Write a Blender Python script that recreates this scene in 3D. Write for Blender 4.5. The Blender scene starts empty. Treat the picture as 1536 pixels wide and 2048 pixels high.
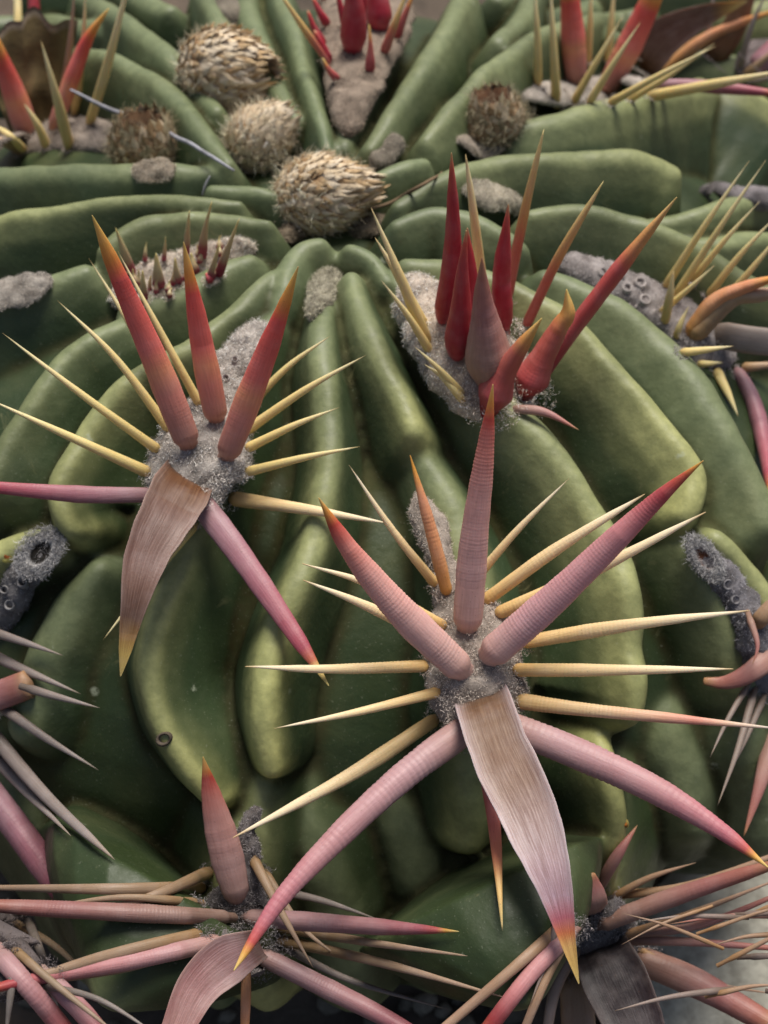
import bpy, math, random
import numpy as np
from mathutils import Vector, noise
from mathutils.bvhtree import BVHTree
random.seed(7); rng = np.random.default_rng(7)
S = bpy.context.scene
COL = S.collection
# ------------------------------------------------------------------ camera
VF = 42.0
CAM = np.array([0.0, -0.1852, 0.2191])
EX, EYF, EYB, EC = 0.130, 0.112, 0.190, 0.070      # half width, depth towards / away from the camera side, half height of the body
FPX = 1024 / math.tan(math.radians(VF / 2))
def solve_cam():
    def fr(p, y):
        fw = np.array([math.cos(p)*math.cos(y), math.cos(p)*math.sin(y), math.sin(p)])
        r = np.cross(fw, [0, 0, 1]); r /= np.linalg.norm(r)
        return fw, r, np.cross(r, fw)
    def pr(x):
        fw, r, u = fr(*x); v = np.array([0, 0, EC]) - CAM; z = v @ fw
        return np.array([768 + FPX*(v@r)/z, 1024 - FPX*(v@u)/z])
    x = np.array([math.radians(-51), math.radians(87.2)])
    for _ in range(20):
        q = pr(x); g = np.array([665, 455]) - q
        J = np.array([(pr(x + [1e-5, 0]) - q)/1e-5, (pr(x + [0, 1e-5]) - q)/1e-5]).T
        x = x + np.linalg.solve(J, g)
    return x, fr(*x)
(_p, _y), (FW, RT, UP) = solve_cam()
cd = bpy.data.cameras.new('camera'); cam = bpy.data.objects.new('camera', cd); COL.objects.link(cam)
cam.location = CAM; cam.rotation_euler = (math.pi/2 + _p, 0, _y - math.pi/2)
cd.sensor_fit = 'VERTICAL'; cd.sensor_height = 36; cd.lens = 18 / math.tan(math.radians(VF/2))
cd.clip_start = 0.005; cd.clip_end = 50
cd.dof.use_dof = True; cd.dof.focus_distance = 0.185; cd.dof.aperture_fstop = 30
S.camera = cam
# ------------------------------------------------------------------ light
w = bpy.data.worlds.new('World'); S.world = w; w.use_nodes = True
nt = w.node_tree; bg = nt.nodes['Background']
sky = nt.nodes.new('ShaderNodeTexSky'); sky.sky_type = 'NISHITA'; sky.sun_disc = False
SUN_EL, SUN_AZ = math.radians(66), math.radians(18)       # azimuth from +Y towards +X
sky.sun_elevation = SUN_EL; sky.sun_rotation = SUN_AZ; sky.dust_density = 4; sky.air_density = 1.0
nt.links.new(sky.outputs[0], bg.inputs[0]); bg.inputs[1].default_value = 0.06
sl = bpy.data.lights.new('sun', 'SUN'); sl.energy = 3.1; sl.angle = math.radians(26); sl.color = (1, 0.95, 0.87)
so = bpy.data.objects.new('sun', sl); COL.objects.link(so)
sd = Vector((math.sin(SUN_AZ)*math.cos(SUN_EL), math.cos(SUN_AZ)*math.cos(SUN_EL), math.sin(SUN_EL)))
so.rotation_euler = sd.to_track_quat('Z', 'Y').to_euler()
S.view_settings.view_transform = 'Standard'; S.view_settings.look = 'None'
S.view_settings.exposure = 0.46; S.view_settings.gamma = 1
# ------------------------------------------------------------------ geometry helpers
def unit(v):
    v = np.asarray(v, float); return v / np.maximum(np.linalg.norm(v, axis=-1, keepdims=True), 1e-12)
def ray(x, y): return unit(FW + RT*((x-768)/FPX) + UP*((1024-y)/FPX))
def zof(P): return (np.asarray(P) - CAM) @ FW
def ell_n(P):
    P = np.asarray(P, float); ey = np.where(P[..., 1] < 0, EYF, EYB)
    return unit(np.stack([P[..., 0]/EX**2, P[..., 1]/ey**2, P[..., 2]/EC**2], -1))
def ell_hit(x, y, lift=0.0):
    """point of the body ellipsoid (grown by lift metres) under a pixel; outside it, the nearest point of the limb"""
    d = ray(x, y)
    for ey in (EYF, EYB):
        a = np.array([EX+lift, ey+lift, EC+lift])
        o = CAM/a; dd = d/a; A = dd@dd; B = o@dd; C_ = o@o - 1; D = B*B - A*C_
        t = (-B - math.sqrt(D))/A if D > 0 else -B/A
        P = CAM + d*t
        if ey == EYF and P[1] < 0 and D > 0: return P
    if D <= 0 and P[1] < 0:
        a = np.array([EX+lift, EYF+lift, EC+lift]); o = CAM/a; dd = d/a; P = CAM - d*((o@dd)/(dd@dd))
    return P
def catmull(P, n):
    P = np.asarray(P, float); m = len(P)
    Q = np.vstack([2*P[0]-P[1], P, 2*P[-1]-P[-2]])
    seg = np.linalg.norm(np.diff(P[:, :2], axis=0), axis=1); cum = np.r_[0, np.cumsum(seg)]/seg.sum()
    out = []
    for s in np.linspace(0, 1, n):
        i = min(np.searchsorted(cum, s, side='right')-1, m-2); u = (s-cum[i])/(cum[i+1]-cum[i])
        p0, p1, p2, p3 = Q[i:i+4]
        out.append(.5*(2*p1 + (p2-p0)*u + (2*p0-5*p1+4*p2-p3)*u*u + (3*p1-p0-3*p2+p3)*u**3))
    return np.array(out)
def mesh(name, V, F, mat, parent=None, col=None, smooth=True, uv=None, kind=None, alpha=None):
    me = bpy.data.meshes.new(name); V = np.asarray(V, float)
    me.from_pydata(V.tolist(), [], F.tolist() if isinstance(F, np.ndarray) else F)
    if smooth: me.polygons.foreach_set('use_smooth', [True]*len(me.polygons))
    if col is not None:
        a = me.color_attributes.new('Col', 'FLOAT_COLOR', 'POINT'); c = np.ones((len(V), 4)); c[:, :3] = col
        if alpha is not None: c[:, 3] = alpha
        a.data.foreach_set('color', c.ravel())
    if uv is not None:
        a = me.attributes.new('tv', 'FLOAT_VECTOR', 'POINT'); a.data.foreach_set('vector', np.asarray(uv, float).ravel())
    me.materials.append(mat)
    o = bpy.data.objects.new(name, me); COL.objects.link(o)
    if parent: o.parent = parent
    if kind: o['kind'] = kind
    return o
def grid_faces(nr, nc, wrap=False):
    F = []
    for i in range(nr-1):
        for j in range(nc if wrap else nc-1):
            k = (j+1) % nc
            F.append((i*nc+j, i*nc+k, (i+1)*nc+k, (i+1)*nc+j))
    return F
def tag(o, label=None, cat=None, group=None, kind=None):
    for k, v in (('label', label), ('category', cat), ('group', group), ('kind', kind)):
        if v: o[k] = v
    return o
# ------------------------------------------------------------------ materials
def newmat(name):
    m = bpy.data.materials.new(name); m.use_nodes = True; n = m.node_tree
    return m, n, n.nodes['Principled BSDF']
def N(n, t, **kw):
    x = n.nodes.new(t)
    for k, v in kw.items():
        if k in x.inputs: x.inputs[k].default_value = v
        else: setattr(x, k, v)
    return x
def mixc(n, fac, a, b, mode='MIX'):
    m = n.nodes.new('ShaderNodeMix'); m.data_type = 'RGBA'; m.blend_type = mode
    for s, v in ((m.inputs[0], fac), (m.inputs[6], a), (m.inputs[7], b)):
        if hasattr(v, 'links') or isinstance(v, bpy.types.NodeSocket): n.links.new(v, s)
        else: s.default_value = v
    return m.outputs[2]
def ramp(n, src, p0, p1, c0=(0, 0, 0, 1), c1=(1, 1, 1, 1)):
    r = n.nodes.new('ShaderNodeValToRGB'); r.color_ramp.elements[0].position = p0; r.color_ramp.elements[1].position = p1
    r.color_ramp.elements[0].color = c0; r.color_ramp.elements[1].color = c1
    n.links.new(src, r.inputs[0]); return r.outputs[0]
def mat_skin():
    m, n, b = newmat('cactus_skin')
    at = N(n, 'ShaderNodeAttribute', attribute_name='Col'); tc = N(n, 'ShaderNodeTexCoord')
    n1 = N(n, 'ShaderNodeTexNoise', Scale=55.0, Detail=4.0); n.links.new(tc.outputs['Object'], n1.inputs['Vector'])
    n2 = N(n, 'ShaderNodeTexNoise', Scale=420.0, Detail=5.0, Roughness=.65); n.links.new(tc.outputs['Object'], n2.inputs['Vector'])
    n3 = N(n, 'ShaderNodeTexVoronoi', Scale=900.0); n.links.new(tc.outputs['Object'], n3.inputs['Vector'])
    vo = N(n, 'ShaderNodeTexVoronoi', Scale=105.0); n.links.new(tc.outputs['Object'], vo.inputs['Vector'])
    c = mixc(n, ramp(n, n1.outputs[0], .35, .7), at.outputs[0], (.42, .62, .56, 1), 'MIX')
    c = mixc(n, .03, at.outputs[0], c)
    c = mixc(n, ramp(n, n1.outputs[0], .5, .8), c, mixc(n, .35, c, (.18, .17, .055, 1)))
    sp = ramp(n, vo.outputs['Distance'], .055, .10, (1, 1, 1, 1), (0, 0, 0, 1))      # small pale corky flecks
    pick = ramp(n, n2.outputs[0], .52, .6)
    mm = N(n, 'ShaderNodeMath', operation='MULTIPLY'); n.links.new(sp, mm.inputs[0]); n.links.new(pick, mm.inputs[1])
    mm2 = N(n, 'ShaderNodeMath', operation='MULTIPLY'); n.links.new(mm.outputs[0], mm2.inputs[0]); mm2.inputs[1].default_value = .55
    c = mixc(n, mm2.outputs[0], c, (.42, .46, .34, 1))
    c = mixc(n, ramp(n, n2.outputs[0], .38, .72), mixc(n, .34, c, (.03, .05, .02, 1)), c)
    n4 = N(n, 'ShaderNodeTexNoise', Scale=2400.0, Detail=2.0); n.links.new(tc.outputs['Object'], n4.inputs['Vector'])
    c = mixc(n, ramp(n, n4.outputs[0], .66, .72), c, mixc(n, .14, c, (.4, .42, .32, 1)))          # dust
    n5 = N(n, 'ShaderNodeTexNoise', Scale=130.0, Detail=6.0, Roughness=.75, Distortion=1.2); n.links.new(tc.outputs['Object'], n5.inputs['Vector'])
    c = mixc(n, ramp(n, n5.outputs[0], .62, .72), c, mixc(n, .30, c, (.26, .24, .12, 1)))          # dull corky stains
    n.links.new(c, b.inputs['Base Color'])
    sm = N(n, 'ShaderNodeMath', operation='MULTIPLY'); n.links.new(at.outputs['Alpha'], sm.inputs[0]); sm.inputs[1].default_value = .36; n.links.new(sm.outputs[0], b.inputs['Specular IOR Level'])      # folds tinted for grit and shade are dull
    r = ramp(n, n2.outputs[0], .3, .8, (.42, .42, .42, 1), (.62, .62, .62, 1)); n.links.new(r, b.inputs['Roughness'])
    b.inputs['Subsurface Weight'].default_value = 0; b.inputs['Subsurface Radius'].default_value = (.4, 1, .2); b.inputs['Subsurface Scale'].default_value = .003
    bp = N(n, 'ShaderNodeBump', Strength=.3, Distance=.0004); n.links.new(n2.outputs[0], bp.inputs['Height'])
    bp2 = N(n, 'ShaderNodeBump', Strength=.12, Distance=.0002); n.links.new(n3.outputs[0], bp2.inputs['Height'])
    n.links.new(bp.outputs[0], bp2.inputs['Normal']); n.links.new(bp2.outputs[0], b.inputs['Normal'])
    return m
def mat_spine(streak=.14, sc=(24, .7, 1), nm='spine'):
    m, n, b = newmat(nm)
    at = N(n, 'ShaderNodeAttribute', attribute_name='Col'); tv = N(n, 'ShaderNodeAttribute', attribute_name='tv')
    mp = N(n, 'ShaderNodeMapping'); mp.inputs['Scale'].default_value = sc; n.links.new(tv.outputs['Vector'], mp.inputs[0])
    n1 = N(n, 'ShaderNodeTexNoise', Scale=1.6, Detail=5.0, Roughness=.6); n.links.new(mp.outputs[0], n1.inputs['Vector'])
    tc = N(n, 'ShaderNodeTexCoord'); n2 = N(n, 'ShaderNodeTexNoise', Scale=330.0, Detail=4.0); n.links.new(tc.outputs['Object'], n2.inputs['Vector'])
    n3 = N(n, 'ShaderNodeTexNoise', Scale=2600.0, Detail=2.0); n.links.new(tc.outputs['Object'], n3.inputs['Vector'])
    c = mixc(n, ramp(n, n1.outputs[0], .35, .68), mixc(n, min(1, streak*2), at.outputs[0], (.48, .36, .32, 1), 'MULTIPLY'), at.outputs[0])
    c = mixc(n, ramp(n, n2.outputs[0], .45, .75), c, mixc(n, .08, c, (.8, .68, .66, 1)))
    c = mixc(n, ramp(n, n3.outputs[0], .70, .76), c, mixc(n, .45, c, (.12, .06, .04, 1)))
    n.links.new(c, b.inputs['Base Color']); b.inputs['Roughness'].default_value = .48; b.inputs['Specular IOR Level'].default_value = .36
    b.inputs['Subsurface Weight'].default_value = .15; b.inputs['Subsurface Radius'].default_value = (1, .5, .3); b.inputs['Subsurface Scale'].default_value = .0015
    bp = N(n, 'ShaderNodeBump', Strength=.4, Distance=.00012); n.links.new(n1.outputs[0], bp.inputs['Height'])
    bp2 = N(n, 'ShaderNodeBump', Strength=.3, Distance=.00008); n.links.new(n3.outputs[0], bp2.inputs['Height'])
    n.links.new(bp.outputs[0], bp2.inputs['Normal']); n.links.new(bp2.outputs[0], b.inputs['Normal'])
    return m
def mat_attr(name, rough=.9, scale=900.0, amt=.3, dark=(.1, .07, .05, 1), bump=.6, dist=.0003):
    m, n, b = newmat(name)
    at = N(n, 'ShaderNodeAttribute', attribute_name='Col'); tc = N(n, 'ShaderNodeTexCoord')
    n1 = N(n, 'ShaderNodeTexNoise', Scale=scale, Detail=5.0, Roughness=.7); n.links.new(tc.outputs['Object'], n1.inputs['Vector'])
    c = mixc(n, ramp(n, n1.outputs[0], .35, .65), mixc(n, amt, at.outputs[0], dark), at.outputs[0])
    n.links.new(c, b.inputs['Base Color']); b.inputs['Roughness'].default_value = rough; b.inputs['Specular IOR Level'].default_value = .15
    bp = N(n, 'ShaderNodeBump', Strength=bump, Distance=dist); n.links.new(n1.outputs[0], bp.inputs['Height'])
    n.links.new(bp.outputs[0], b.inputs['Normal'])
    return m
M_SKIN = mat_skin(); M_SPINE = mat_spine(); M_STRAP = mat_spine(.42, (60, .45, 1), 'strap_spine')
M_WOOL = mat_attr('wool_felt', scale=1500.0, amt=.35); M_HAIR = mat_attr('wool_hair', scale=300.0, amt=.1, bump=0)
M_DRY = mat_attr('dried_scale', rough=.8, scale=700.0, amt=.3, dark=(.2, .11, .05, 1))
M_INNER = mat_attr('groove_skin', rough=.95, scale=300.0, amt=.5, dark=(.02, .015, .008, 1))
M_DIRT = mat_attr('dry_matter', rough=.85, scale=260.0, amt=.5, dark=(.04, .03, .02, 1), dist=.0006)
# ------------------------------------------------------------------ the plant
plant = bpy.data.objects.new('barrel_cactus', None); COL.objects.link(plant); plant.location = (0, 0, 0)
tag(plant, 'green ribbed barrel cactus with red and yellow spines, wool pads and dried flowers on top', 'cactus')
PARTV, PARTF, NV = [], [], 0
RIBS = []
def collect(V, F):
    global NV
    PARTV.append(np.asarray(V)); PARTF.extend([tuple(i+NV for i in f) for f in F]); NV += len(V)
def nz(P, s): return noise.noise(Vector(P)*s)
G_DEEP = np.array([.026, .042, .009]); G_MID = np.array([.046, .070, .021]); G_PALE = np.array([.37, .41, .21]); G_YEL = np.array([.62, .60, .22]); G_BLUE = np.array([.050, .084, .038])
def rib(pts, FL=14, FR=14, D=.026, age=0.0, age2=None, blue=0.0, n=None, pale=1.0, lean=0.0, bump=1.0, nv=0.0):
    """pts: (x, y, crest half width in px, lift mm). A ridge swept along the crest, with rounded ends."""
    if age2 is None: age2 = age
    L = sum(math.hypot(pts[i+1][0]-pts[i][0], pts[i+1][1]-pts[i][1]) for i in range(len(pts)-1))
    n = n or max(8, int(L/9))
    C = catmull(pts, n)
    P = np.array([ell_hit(x, y) - ray(x, y)*l/1000 for x, y, r, l in C])
    for _ in range(2): P[1:-1] = (P[:-2] + 2*P[1:-1] + P[2:])/4
    FL += 8; FR += 8
    if nv > .8: FL += 16; FR += 16
    Rr = C[:, 2] * zof(P) / FPX * .80
    T = unit(np.gradient(P, axis=0)); Nn = ell_n(P)
    Nn = unit(Nn + nv*unit(CAM-P)); Bn = unit(np.cross(T, Nn)); Nn = unit(Nn + .5*unit(np.cross(Bn, T)))
    Bn = unit(np.cross(T, Nn))
    NC, NW = 9, 11
    def half(r, fl):                                  # half profile: list of (sideways, down)
        fl = math.radians(fl); am = math.pi/2 - fl
        h = [(r*math.sin(a), r*(1-math.cos(a))) for a in np.linspace(0, am, NC)]
        x0, y0 = h[-1]
        for k in range(1, NW+1):
            u = k/NW; d = (D-y0)*u
            h.append((x0 + d*math.tan(fl)*(1 - .25*u) + .0006*math.sin(math.pi*u), y0 + d))
        return h
    V, H, Tt, F = [], [], [], []
    cols = 2*(NC+NW)-1
    def prof(r): 
        a = half(r, FL); c = half(r, FR)
        return [(-x, y) for x, y in a[::-1]] + c[1:]
    rings = []
    nsw = 9
    def add_ring(o, dirs, pr, t):                    # dirs: sideways unit per sample
        for (x, y), dv in zip(pr, dirs):
            V.append(o[0] + dv*abs(x) - o[1]*y); H.append(y); Tt.append(t)
    # start cap (fan of half sections), body, end cap
    def cap(i, sign, t):
        r = Rr[i]
        hL, hR = half(r, FL), half(r, FR)
        out = []
        for k in range(1, nsw):
            a = math.pi*k/nsw
            mixk = (1-math.cos(a))/2
            dv = unit(-Bn[i]*math.cos(a) + sign*T[i]*math.sin(a))
            out.append([P[i] + dv*((1-mixk)*l[0] + mixk*q[0]) - Nn[i]*((1-mixk)*l[1] + mixk*q[1]) for l, q in zip(hL, hR)])
        return out, [h[1] for h in hL]
    for i in range(n):
        pr = prof(Rr[i])
        for x, y in pr: V.append(P[i] + Bn[i]*x - Nn[i]*y); H.append(y); Tt.append(i/(n-1))
    F += grid_faces(n, cols)
    mid = NC+NW-1
    for i, sign in ((0, -1), (n-1, 1)):
        out, hh = cap(i, sign, 0)
        base = i*cols; prev = [base + mid - k for k in range(NC+NW)]       # left half from crest outwards
        for kk, sec in enumerate(out):
            cur = [prev[0]]
            for k in range(1, NC+NW):
                cur.append(len(V)); V.append(sec[k]); H.append(hh[k]); Tt.append(0 if i == 0 else 1)
            for k in range(NC+NW-1):
                q = (prev[k], prev[k+1], cur[k+1], cur[k]) if k else (prev[0], prev[1], cur[1])
                F.append(q[::-1] if sign > 0 else q)
            prev = cur
        last = [base + mid + k for k in range(NC+NW)]
        for k in range(NC+NW-1):
            q = (prev[k], prev[k+1], last[k+1], last[k]) if k else (prev[0], prev[1], last[1])
            F.append(q[::-1] if sign > 0 else q)
    V = np.array(V); H = np.array(H); Tt = np.array(Tt); nn = ell_n(V)
    off = rng.uniform(0, 50)
    for i in range(len(V)):
        q = V[i] + off
        V[i] += nn[i]*(.0011*nz(q, 60) + .00045*nz(q, 170) + .00012*nz(q, 420))*bump
        s = unit(np.cross(nn[i], [0.3, .5, .8])); V[i] += s*(.0006*nz(q+9, 90))*bump
    ag = age + (age2-age)*Tt
    nzv = np.array([nz(v+3, 60) for v in V])
    k = np.clip(1 - H/.0066 + .45*nzv, 0, 1)**1.6 * pale
    base = G_MID*(.72+.28*nzv[:, None]) + (G_DEEP-G_MID)*.25
    base = base + (G_BLUE-base)*np.clip(blue, 0, 1)
    edge = G_PALE + (G_YEL-G_PALE)*np.clip(ag, 0, 1)[:, None]
    wgt = (k*(.46+.48*np.clip(ag, 0, 1)))[:, None]
    col = base*(1-wgt) + edge*wgt
    # close the foot of the ridge inside the body
    from collections import Counter
    ec = Counter()
    for f in F:
        for a, b in zip(f, f[1:]+f[:1]): ec[(min(a, b), max(a, b))] += 1
    be = [e for e, c in ec.items() if c == 1]; nb = {}
    for a, b in be: nb.setdefault(a, []).append(b); nb.setdefault(b, []).append(a)
    st = be[0][0]; loop = [st]; prv, cur = st, nb[st][0]
    while cur != st:
        loop.append(cur); nx = [q for q in nb[cur] if q != prv][0]; prv, cur = cur, nx
    k = len(V); V = np.vstack([V, V[loop].mean(0)]); col = np.vstack([col, col[0]])
    F = F + [(loop[i], loop[(i+1) % len(loop)], k) for i in range(len(loop))]
    RIBS.append((V, F, np.clip(col, .005, 1)))
# body core
def core():
    V, nu, nv = [], 64, 32; sc = .845
    for j in range(nv):
        ph = -math.pi/2 + math.pi*(j+.0001)/(nv-1.0)
        for i in range(nu):
            th = 2*math.pi*i/nu
            V.append((EX*sc*math.cos(ph)*math.cos(th), (EYF if math.sin(th) < 0 else EYB)*sc*math.cos(ph)*math.sin(th), EC*.86*math.sin(ph)))
    F = grid_faces(nv, nu, True); RIBS.append((np.array(V), F, np.tile(G_DEEP*.9, (len(V), 1))))
core()
# --- ribs, traced outwards from the crown
rib([(640,480,26,-1),(602,493,30,-1),(577,530,32,-1),(560,580,30,-1),(545,625,24,-3)], 16, 16, blue=.6)
rib([(648,600,34,-2),(640,690,40,0),(648,790,42,0),(658,870,42,0),(652,960,40,0),(632,1060,40,0),(600,1150,40,1),(560,1250,42,1),(538,1340,42,2),(530,1430,38,2),(535,1510,34,1),(540,1545,30,0)], 12, 12, age=.0, age2=.95, blue=.35)
rib([(704,545,26,0),(716,600,34,0),(745,670,38,1),(780,745,36,1),(812,805,36,1),(832,850,34,1)], 15, 15, age=.1, age2=.6, blue=.4)
rib([(850,910,40,-3),(892,1000,60,-3),(930,1120,80,-2),(955,1230,88,-1),(962,1330,92,0),(960,1430,86,0),(958,1540,70,-1),(955,1640,56,-3),(948,1700,40,-4)], 24, 14, D=.028, age=.05, age2=.9, blue=.5)
rib([(700,492,20,-2),(742,510,24,-2),(775,560,22,-3)], 16, 16, blue=.5)
rib([(800,545,30,-3),(850,610,50,-2),(930,710,64,-1),(1010,800,58,0),(1080,870,46,0),(1150,960,44,0),(1215,1065,44,0),(1258,1170,42,1),(1268,1240,38,1),(1264,1290,36,.2),(1276,1350,42,1.2),(1278,1410,38,1),(1266,1440,30,0)], 12, 30, D=.030, age=.05, age2=.75, blue=.15)
rib([(1210,1440,30,-9),(1216,1500,34,-3),(1224,1580,38,0),(1236,1660,38,0),(1228,1740,34,-2),(1205,1850,30,-12)], 14, 14, age=.9, age2=1)
rib([(812,522,26,-1),(900,527,30,0),(1000,556,32,0),(1080,592,32,1),(1140,632,32,1),(1210,698,34,1),(1280,783,34,1),(1345,862,36,1),(1400,940,38,1),(1392,1005,34,0),(1375,1030,28,-1)], 10, 30, D=.034, age=.05, age2=.85)
rib([(1385,1090,40,-5),(1440,1180,60,-5),(1490,1290,70,-6),(1520,1400,70,-8)], 22, 22, age=.2)
rib([(1440,1075,28,-2),(1480,1115,32,-2),(1530,1180,36,-2),(1560,1260,36,-2)], 12, 12, age=.5)
rib([(795,448,24,-1),(860,425,28,-1),(935,432,30,0),(1005,462,28,-1),(1050,492,24,-3)], 16, 22, blue=.3)
rib([(1090,545,34,-4),(1180,580,44,-3),(1280,640,52,-2),(1370,720,60,-1),(1440,820,60,0),(1500,920,60,0),(1550,1030,56,0)], 12, 32, D=.034, age=.0, blue=.35)
rib([(1065,420,26,-1),(1150,412,28,0),(1250,432,30,0),(1350,470,30,0),(1450,520,32,0),(1560,585,34,0)], 10, 24, D=.032, age=.1, age2=.3)
rib([(800,405,24,-2),(860,370,28,-1),(930,340,32,0),(1010,318,34,0),(1110,308,38,1),(1220,305,42,1),(1310,312,42,1),(1352,330,36,0)], 12, 22, D=.03, age=.05, age2=.45, blue=.1)
rib([(1300,440,24,-14),(1410,420,30,-5),(1480,400,34,-4),(1560,380,34,-4)], 14, 20, age=.2, blue=.5)
rib([(1330,480,24,-16),(1440,480,30,-9),(1500,470,34,-8),(1570,470,34,-8)], 14, 20, age=.2, blue=.5)
rib([(750,352,20,-3),(800,330,28,-2),(850,318,22,-3)], 16, 16, blue=.5)
rib([(1045,245,30,-5),(1120,230,40,-3),(1230,205,46,-2),(1340,180,46,-1),(1420,165,42,0),(1480,168,38,-1),(1530,195,34,-6),(1575,240,34,-12)], 14, 28, D=.036, age=.1, age2=.7, blue=.2)
rib([(850,275,22,-2),(900,218,28,0),(950,165,30,0),(1010,112,32,1),(1080,65,34,1),(1160,40,34,0),(1300,10,34,-3)], 14, 18, age=.1, blue=.1)
rib([(738,290,22,-2),(782,225,26,0),(825,155,30,0),(866,95,32,1),(905,35,32,1),(935,-25,32,0)], 12, 16, age=.05)
rib([(1000,80,30,-3),(1050,20,30,-3),(1080,-40,30,-4)], 14, 16)
rib([(690,285,24,-4),(698,220,36,-3),(712,140,46,-3),(728,50,56,-3),(740,-30,60,-3)], 12, 12)
rib([(652,285,16,-2),(636,220,20,0),(612,150,22,0),(592,80,24,0),(566,0,26,0),(550,-50,26,0)], 12, 12, blue=.9)
rib([(590,235,20,-5),(545,150,28,-3),(510,60,32,-3),(480,-40,32,-3)], 14, 14, blue=.7)
rib([(452,322,22,-2),(405,262,28,0),(355,198,32,0),(300,150,32,0),(235,118,32,0),(165,100,32,-1),(80,100,30,-3)], 22, 12, D=.032, blue=.3)
rib([(430,215,22,-4),(372,140,30,-1),(312,82,34,0),(240,32,34,0),(160,-15,34,0)], 22, 12, D=.032, blue=.5)
rib([(520,170,22,-8),(450,60,30,-6),(400,-30,30,-6)], 18, 12, D=.03, blue=.6)
rib([(440,345,26,-6),(350,335,40,-4),(240,335,44,-3),(120,340,44,-3),(-30,345,44,-3)], 22, 14, D=.03, blue=.4)
rib([(478,404,16,-2),(405,396,24,0),(300,392,28,0),(200,398,28,0),(100,415,30,0),(-40,440,32,0)], 26, 10, D=.034, age=.05, age2=.5)
rib([(425,378,20,-4),(490,378,26,-4),(555,388,22,-5)], 14, 14, blue=.6)
rib([(535,442,18,-1),(465,430,24,0),(385,426,28,0),(305,434,28,0),(240,458,28,0),(205,490,26,-1)], 26, 10, D=.03, age=.05, age2=.3)
rib([(165,535,26,-4),(90,565,44,-4),(0,590,50,-3),(-50,610,50,-3)], 24, 12, D=.03, blue=.2)
rib([(500,510,26,-4),(420,545,44,-3),(330,580,50,-3),(255,610,40,-3)], 24, 14, D=.028)
rib([(235,640,30,-2),(180,668,32,0),(125,712,32,0),(75,775,34,0),(25,850,34,0),(-30,950,34,0)], 24, 10, D=.032, age=.05, age2=.3, blue=.25)
rib([(548,545,20,-2),(490,598,28,0),(432,645,30,0),(378,690,32,1),(310,722,32,1),(248,762,34,1),(188,826,34,1),(138,900,34,1),(108,970,34,1),(120,1025,30,0),(145,1060,26,-2)], 26, 9, D=.034, age=.05, age2=.8)
rib([(535,640,26,-3),(490,740,40,-2),(440,850,52,-1),(400,950,60,-1),(370,1050,60,-.5),(338,1150,48,0),(308,1250,40,1),(292,1340,38,1.5),(306,1420,36,1.5),(342,1490,34,1),(388,1560,32,0),(425,1610,26,-2)], 22, 14, D=.034, age=.0, age2=1, blue=.2)
rib([(190,1140,40,-8),(130,1230,66,-8),(80,1330,74,-9),(40,1450,74,-10)], 30, 16, D=.03, blue=.3)
rib([(100,1075,24,-5),(40,1085,34,-5),(-30,1110,36,-5)], 24, 12, age=.6, age2=.8)
# lower body
rib([(235,900,25,-28.2),(235,1130,28,-23.2),(235,1300,47,-23.2),(250,1500,58,-23.2),(290,1700,58,-23.2),(330,1900,47,-23.2)], 20, 20, nv=.9)
rib([(350,1360,36,-25.2),(350,1590,36,-20.2),(372,1680,55,-20.2),(395,1780,55,-20.2),(420,1900,45,-21.2),(440,2015,36,-23.2)], 18, 16, blue=.5, nv=.9)
rib([(520,1380,35,-10.5),(520,1610,35,-5.5),(500,1700,56,-4.5),(482,1800,78,-4.5),(488,1900,84,-4.5),(520,1985,63,-4.5),(545,2015,56,-4.5)], 18, 18, age=.1, age2=.8, nv=.9)
rib([(600,1380,63,-16.7),(600,1610,63,-11.7),(640,1720,89,-10.7),(680,1850,97,-10.7),(710,1980,77,-10.7),(720,2015,77,-10.7)], 22, 22, blue=.1, nv=.9)
rib([(780,1330,63,-20.7),(780,1560,63,-15.7),(830,1700,89,-13.7),(870,1840,89,-13.7),(890,1985,77,-13.7)], 20, 20, nv=.9)
rib([(960,1765,26,-10.2),(1040,1770,30,-11.2),(1110,1810,26,-13.2)], 16, 16, age=.7, nv=.9)
rib([(1030,1620,63,-18.7),(1030,1850,63,-13.7),(1060,1950,77,-13.7),(1060,2015,77,-13.7)], 20, 20, nv=.9)
rib([(1215,1550,56,-12.5),(1215,1780,56,-7.5),(1195,1860,75,-7.5),(1190,1960,75,-7.5),(1180,1940,69,-7.5)], 18, 18, age=.2, nv=.9)
rib([(1110,1250,51,-22.7),(1110,1480,51,-17.7),(1120,1620,51,-17.7),(1130,1760,51,-17.7)], 22, 22, nv=.9)
rib([(1340,1210,77,-20.7),(1340,1440,77,-15.7),(1380,1560,89,-14.7),(1400,1660,63,-14.7)], 24, 24, nv=.9)
rib([(1500,1250,77,-14.7),(1500,1480,77,-9.7),(1530,1600,83,-9.7),(1540,1700,77,-9.7)], 24, 24, nv=.9)
rib([(20,1330,65,-23.7),(20,1560,65,-18.7),(80,1700,70,-18.7),(150,1850,70,-18.7),(210,2015,65,-18.7)], 22, 22, nv=.9)
rib([(1200,60,34,-12),(1350,90,40,-10),(1480,110,40,-9),(1600,140,40,-9)], 16, 16, nv=.4)
rib([(1000,-10,30,-10),(1140,-35,34,-8),(1300,-60,34,-6),(1500,-70,34,-6)], 16, 16, nv=.4)
rib([(260,60,34,-10),(120,40,40,-9),(-60,30,40,-9)], 16, 16, blue=.5, nv=.4)
rib([(330,10,34,-8),(200,-40,40,-7),(60,-60,40,-7)], 16, 16, blue=.5, nv=.4)
rib([(1150,20,34,-9.7),(1280,-20,38,-9.7)], 16, 16, blue=.5, nv=.9)
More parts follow.
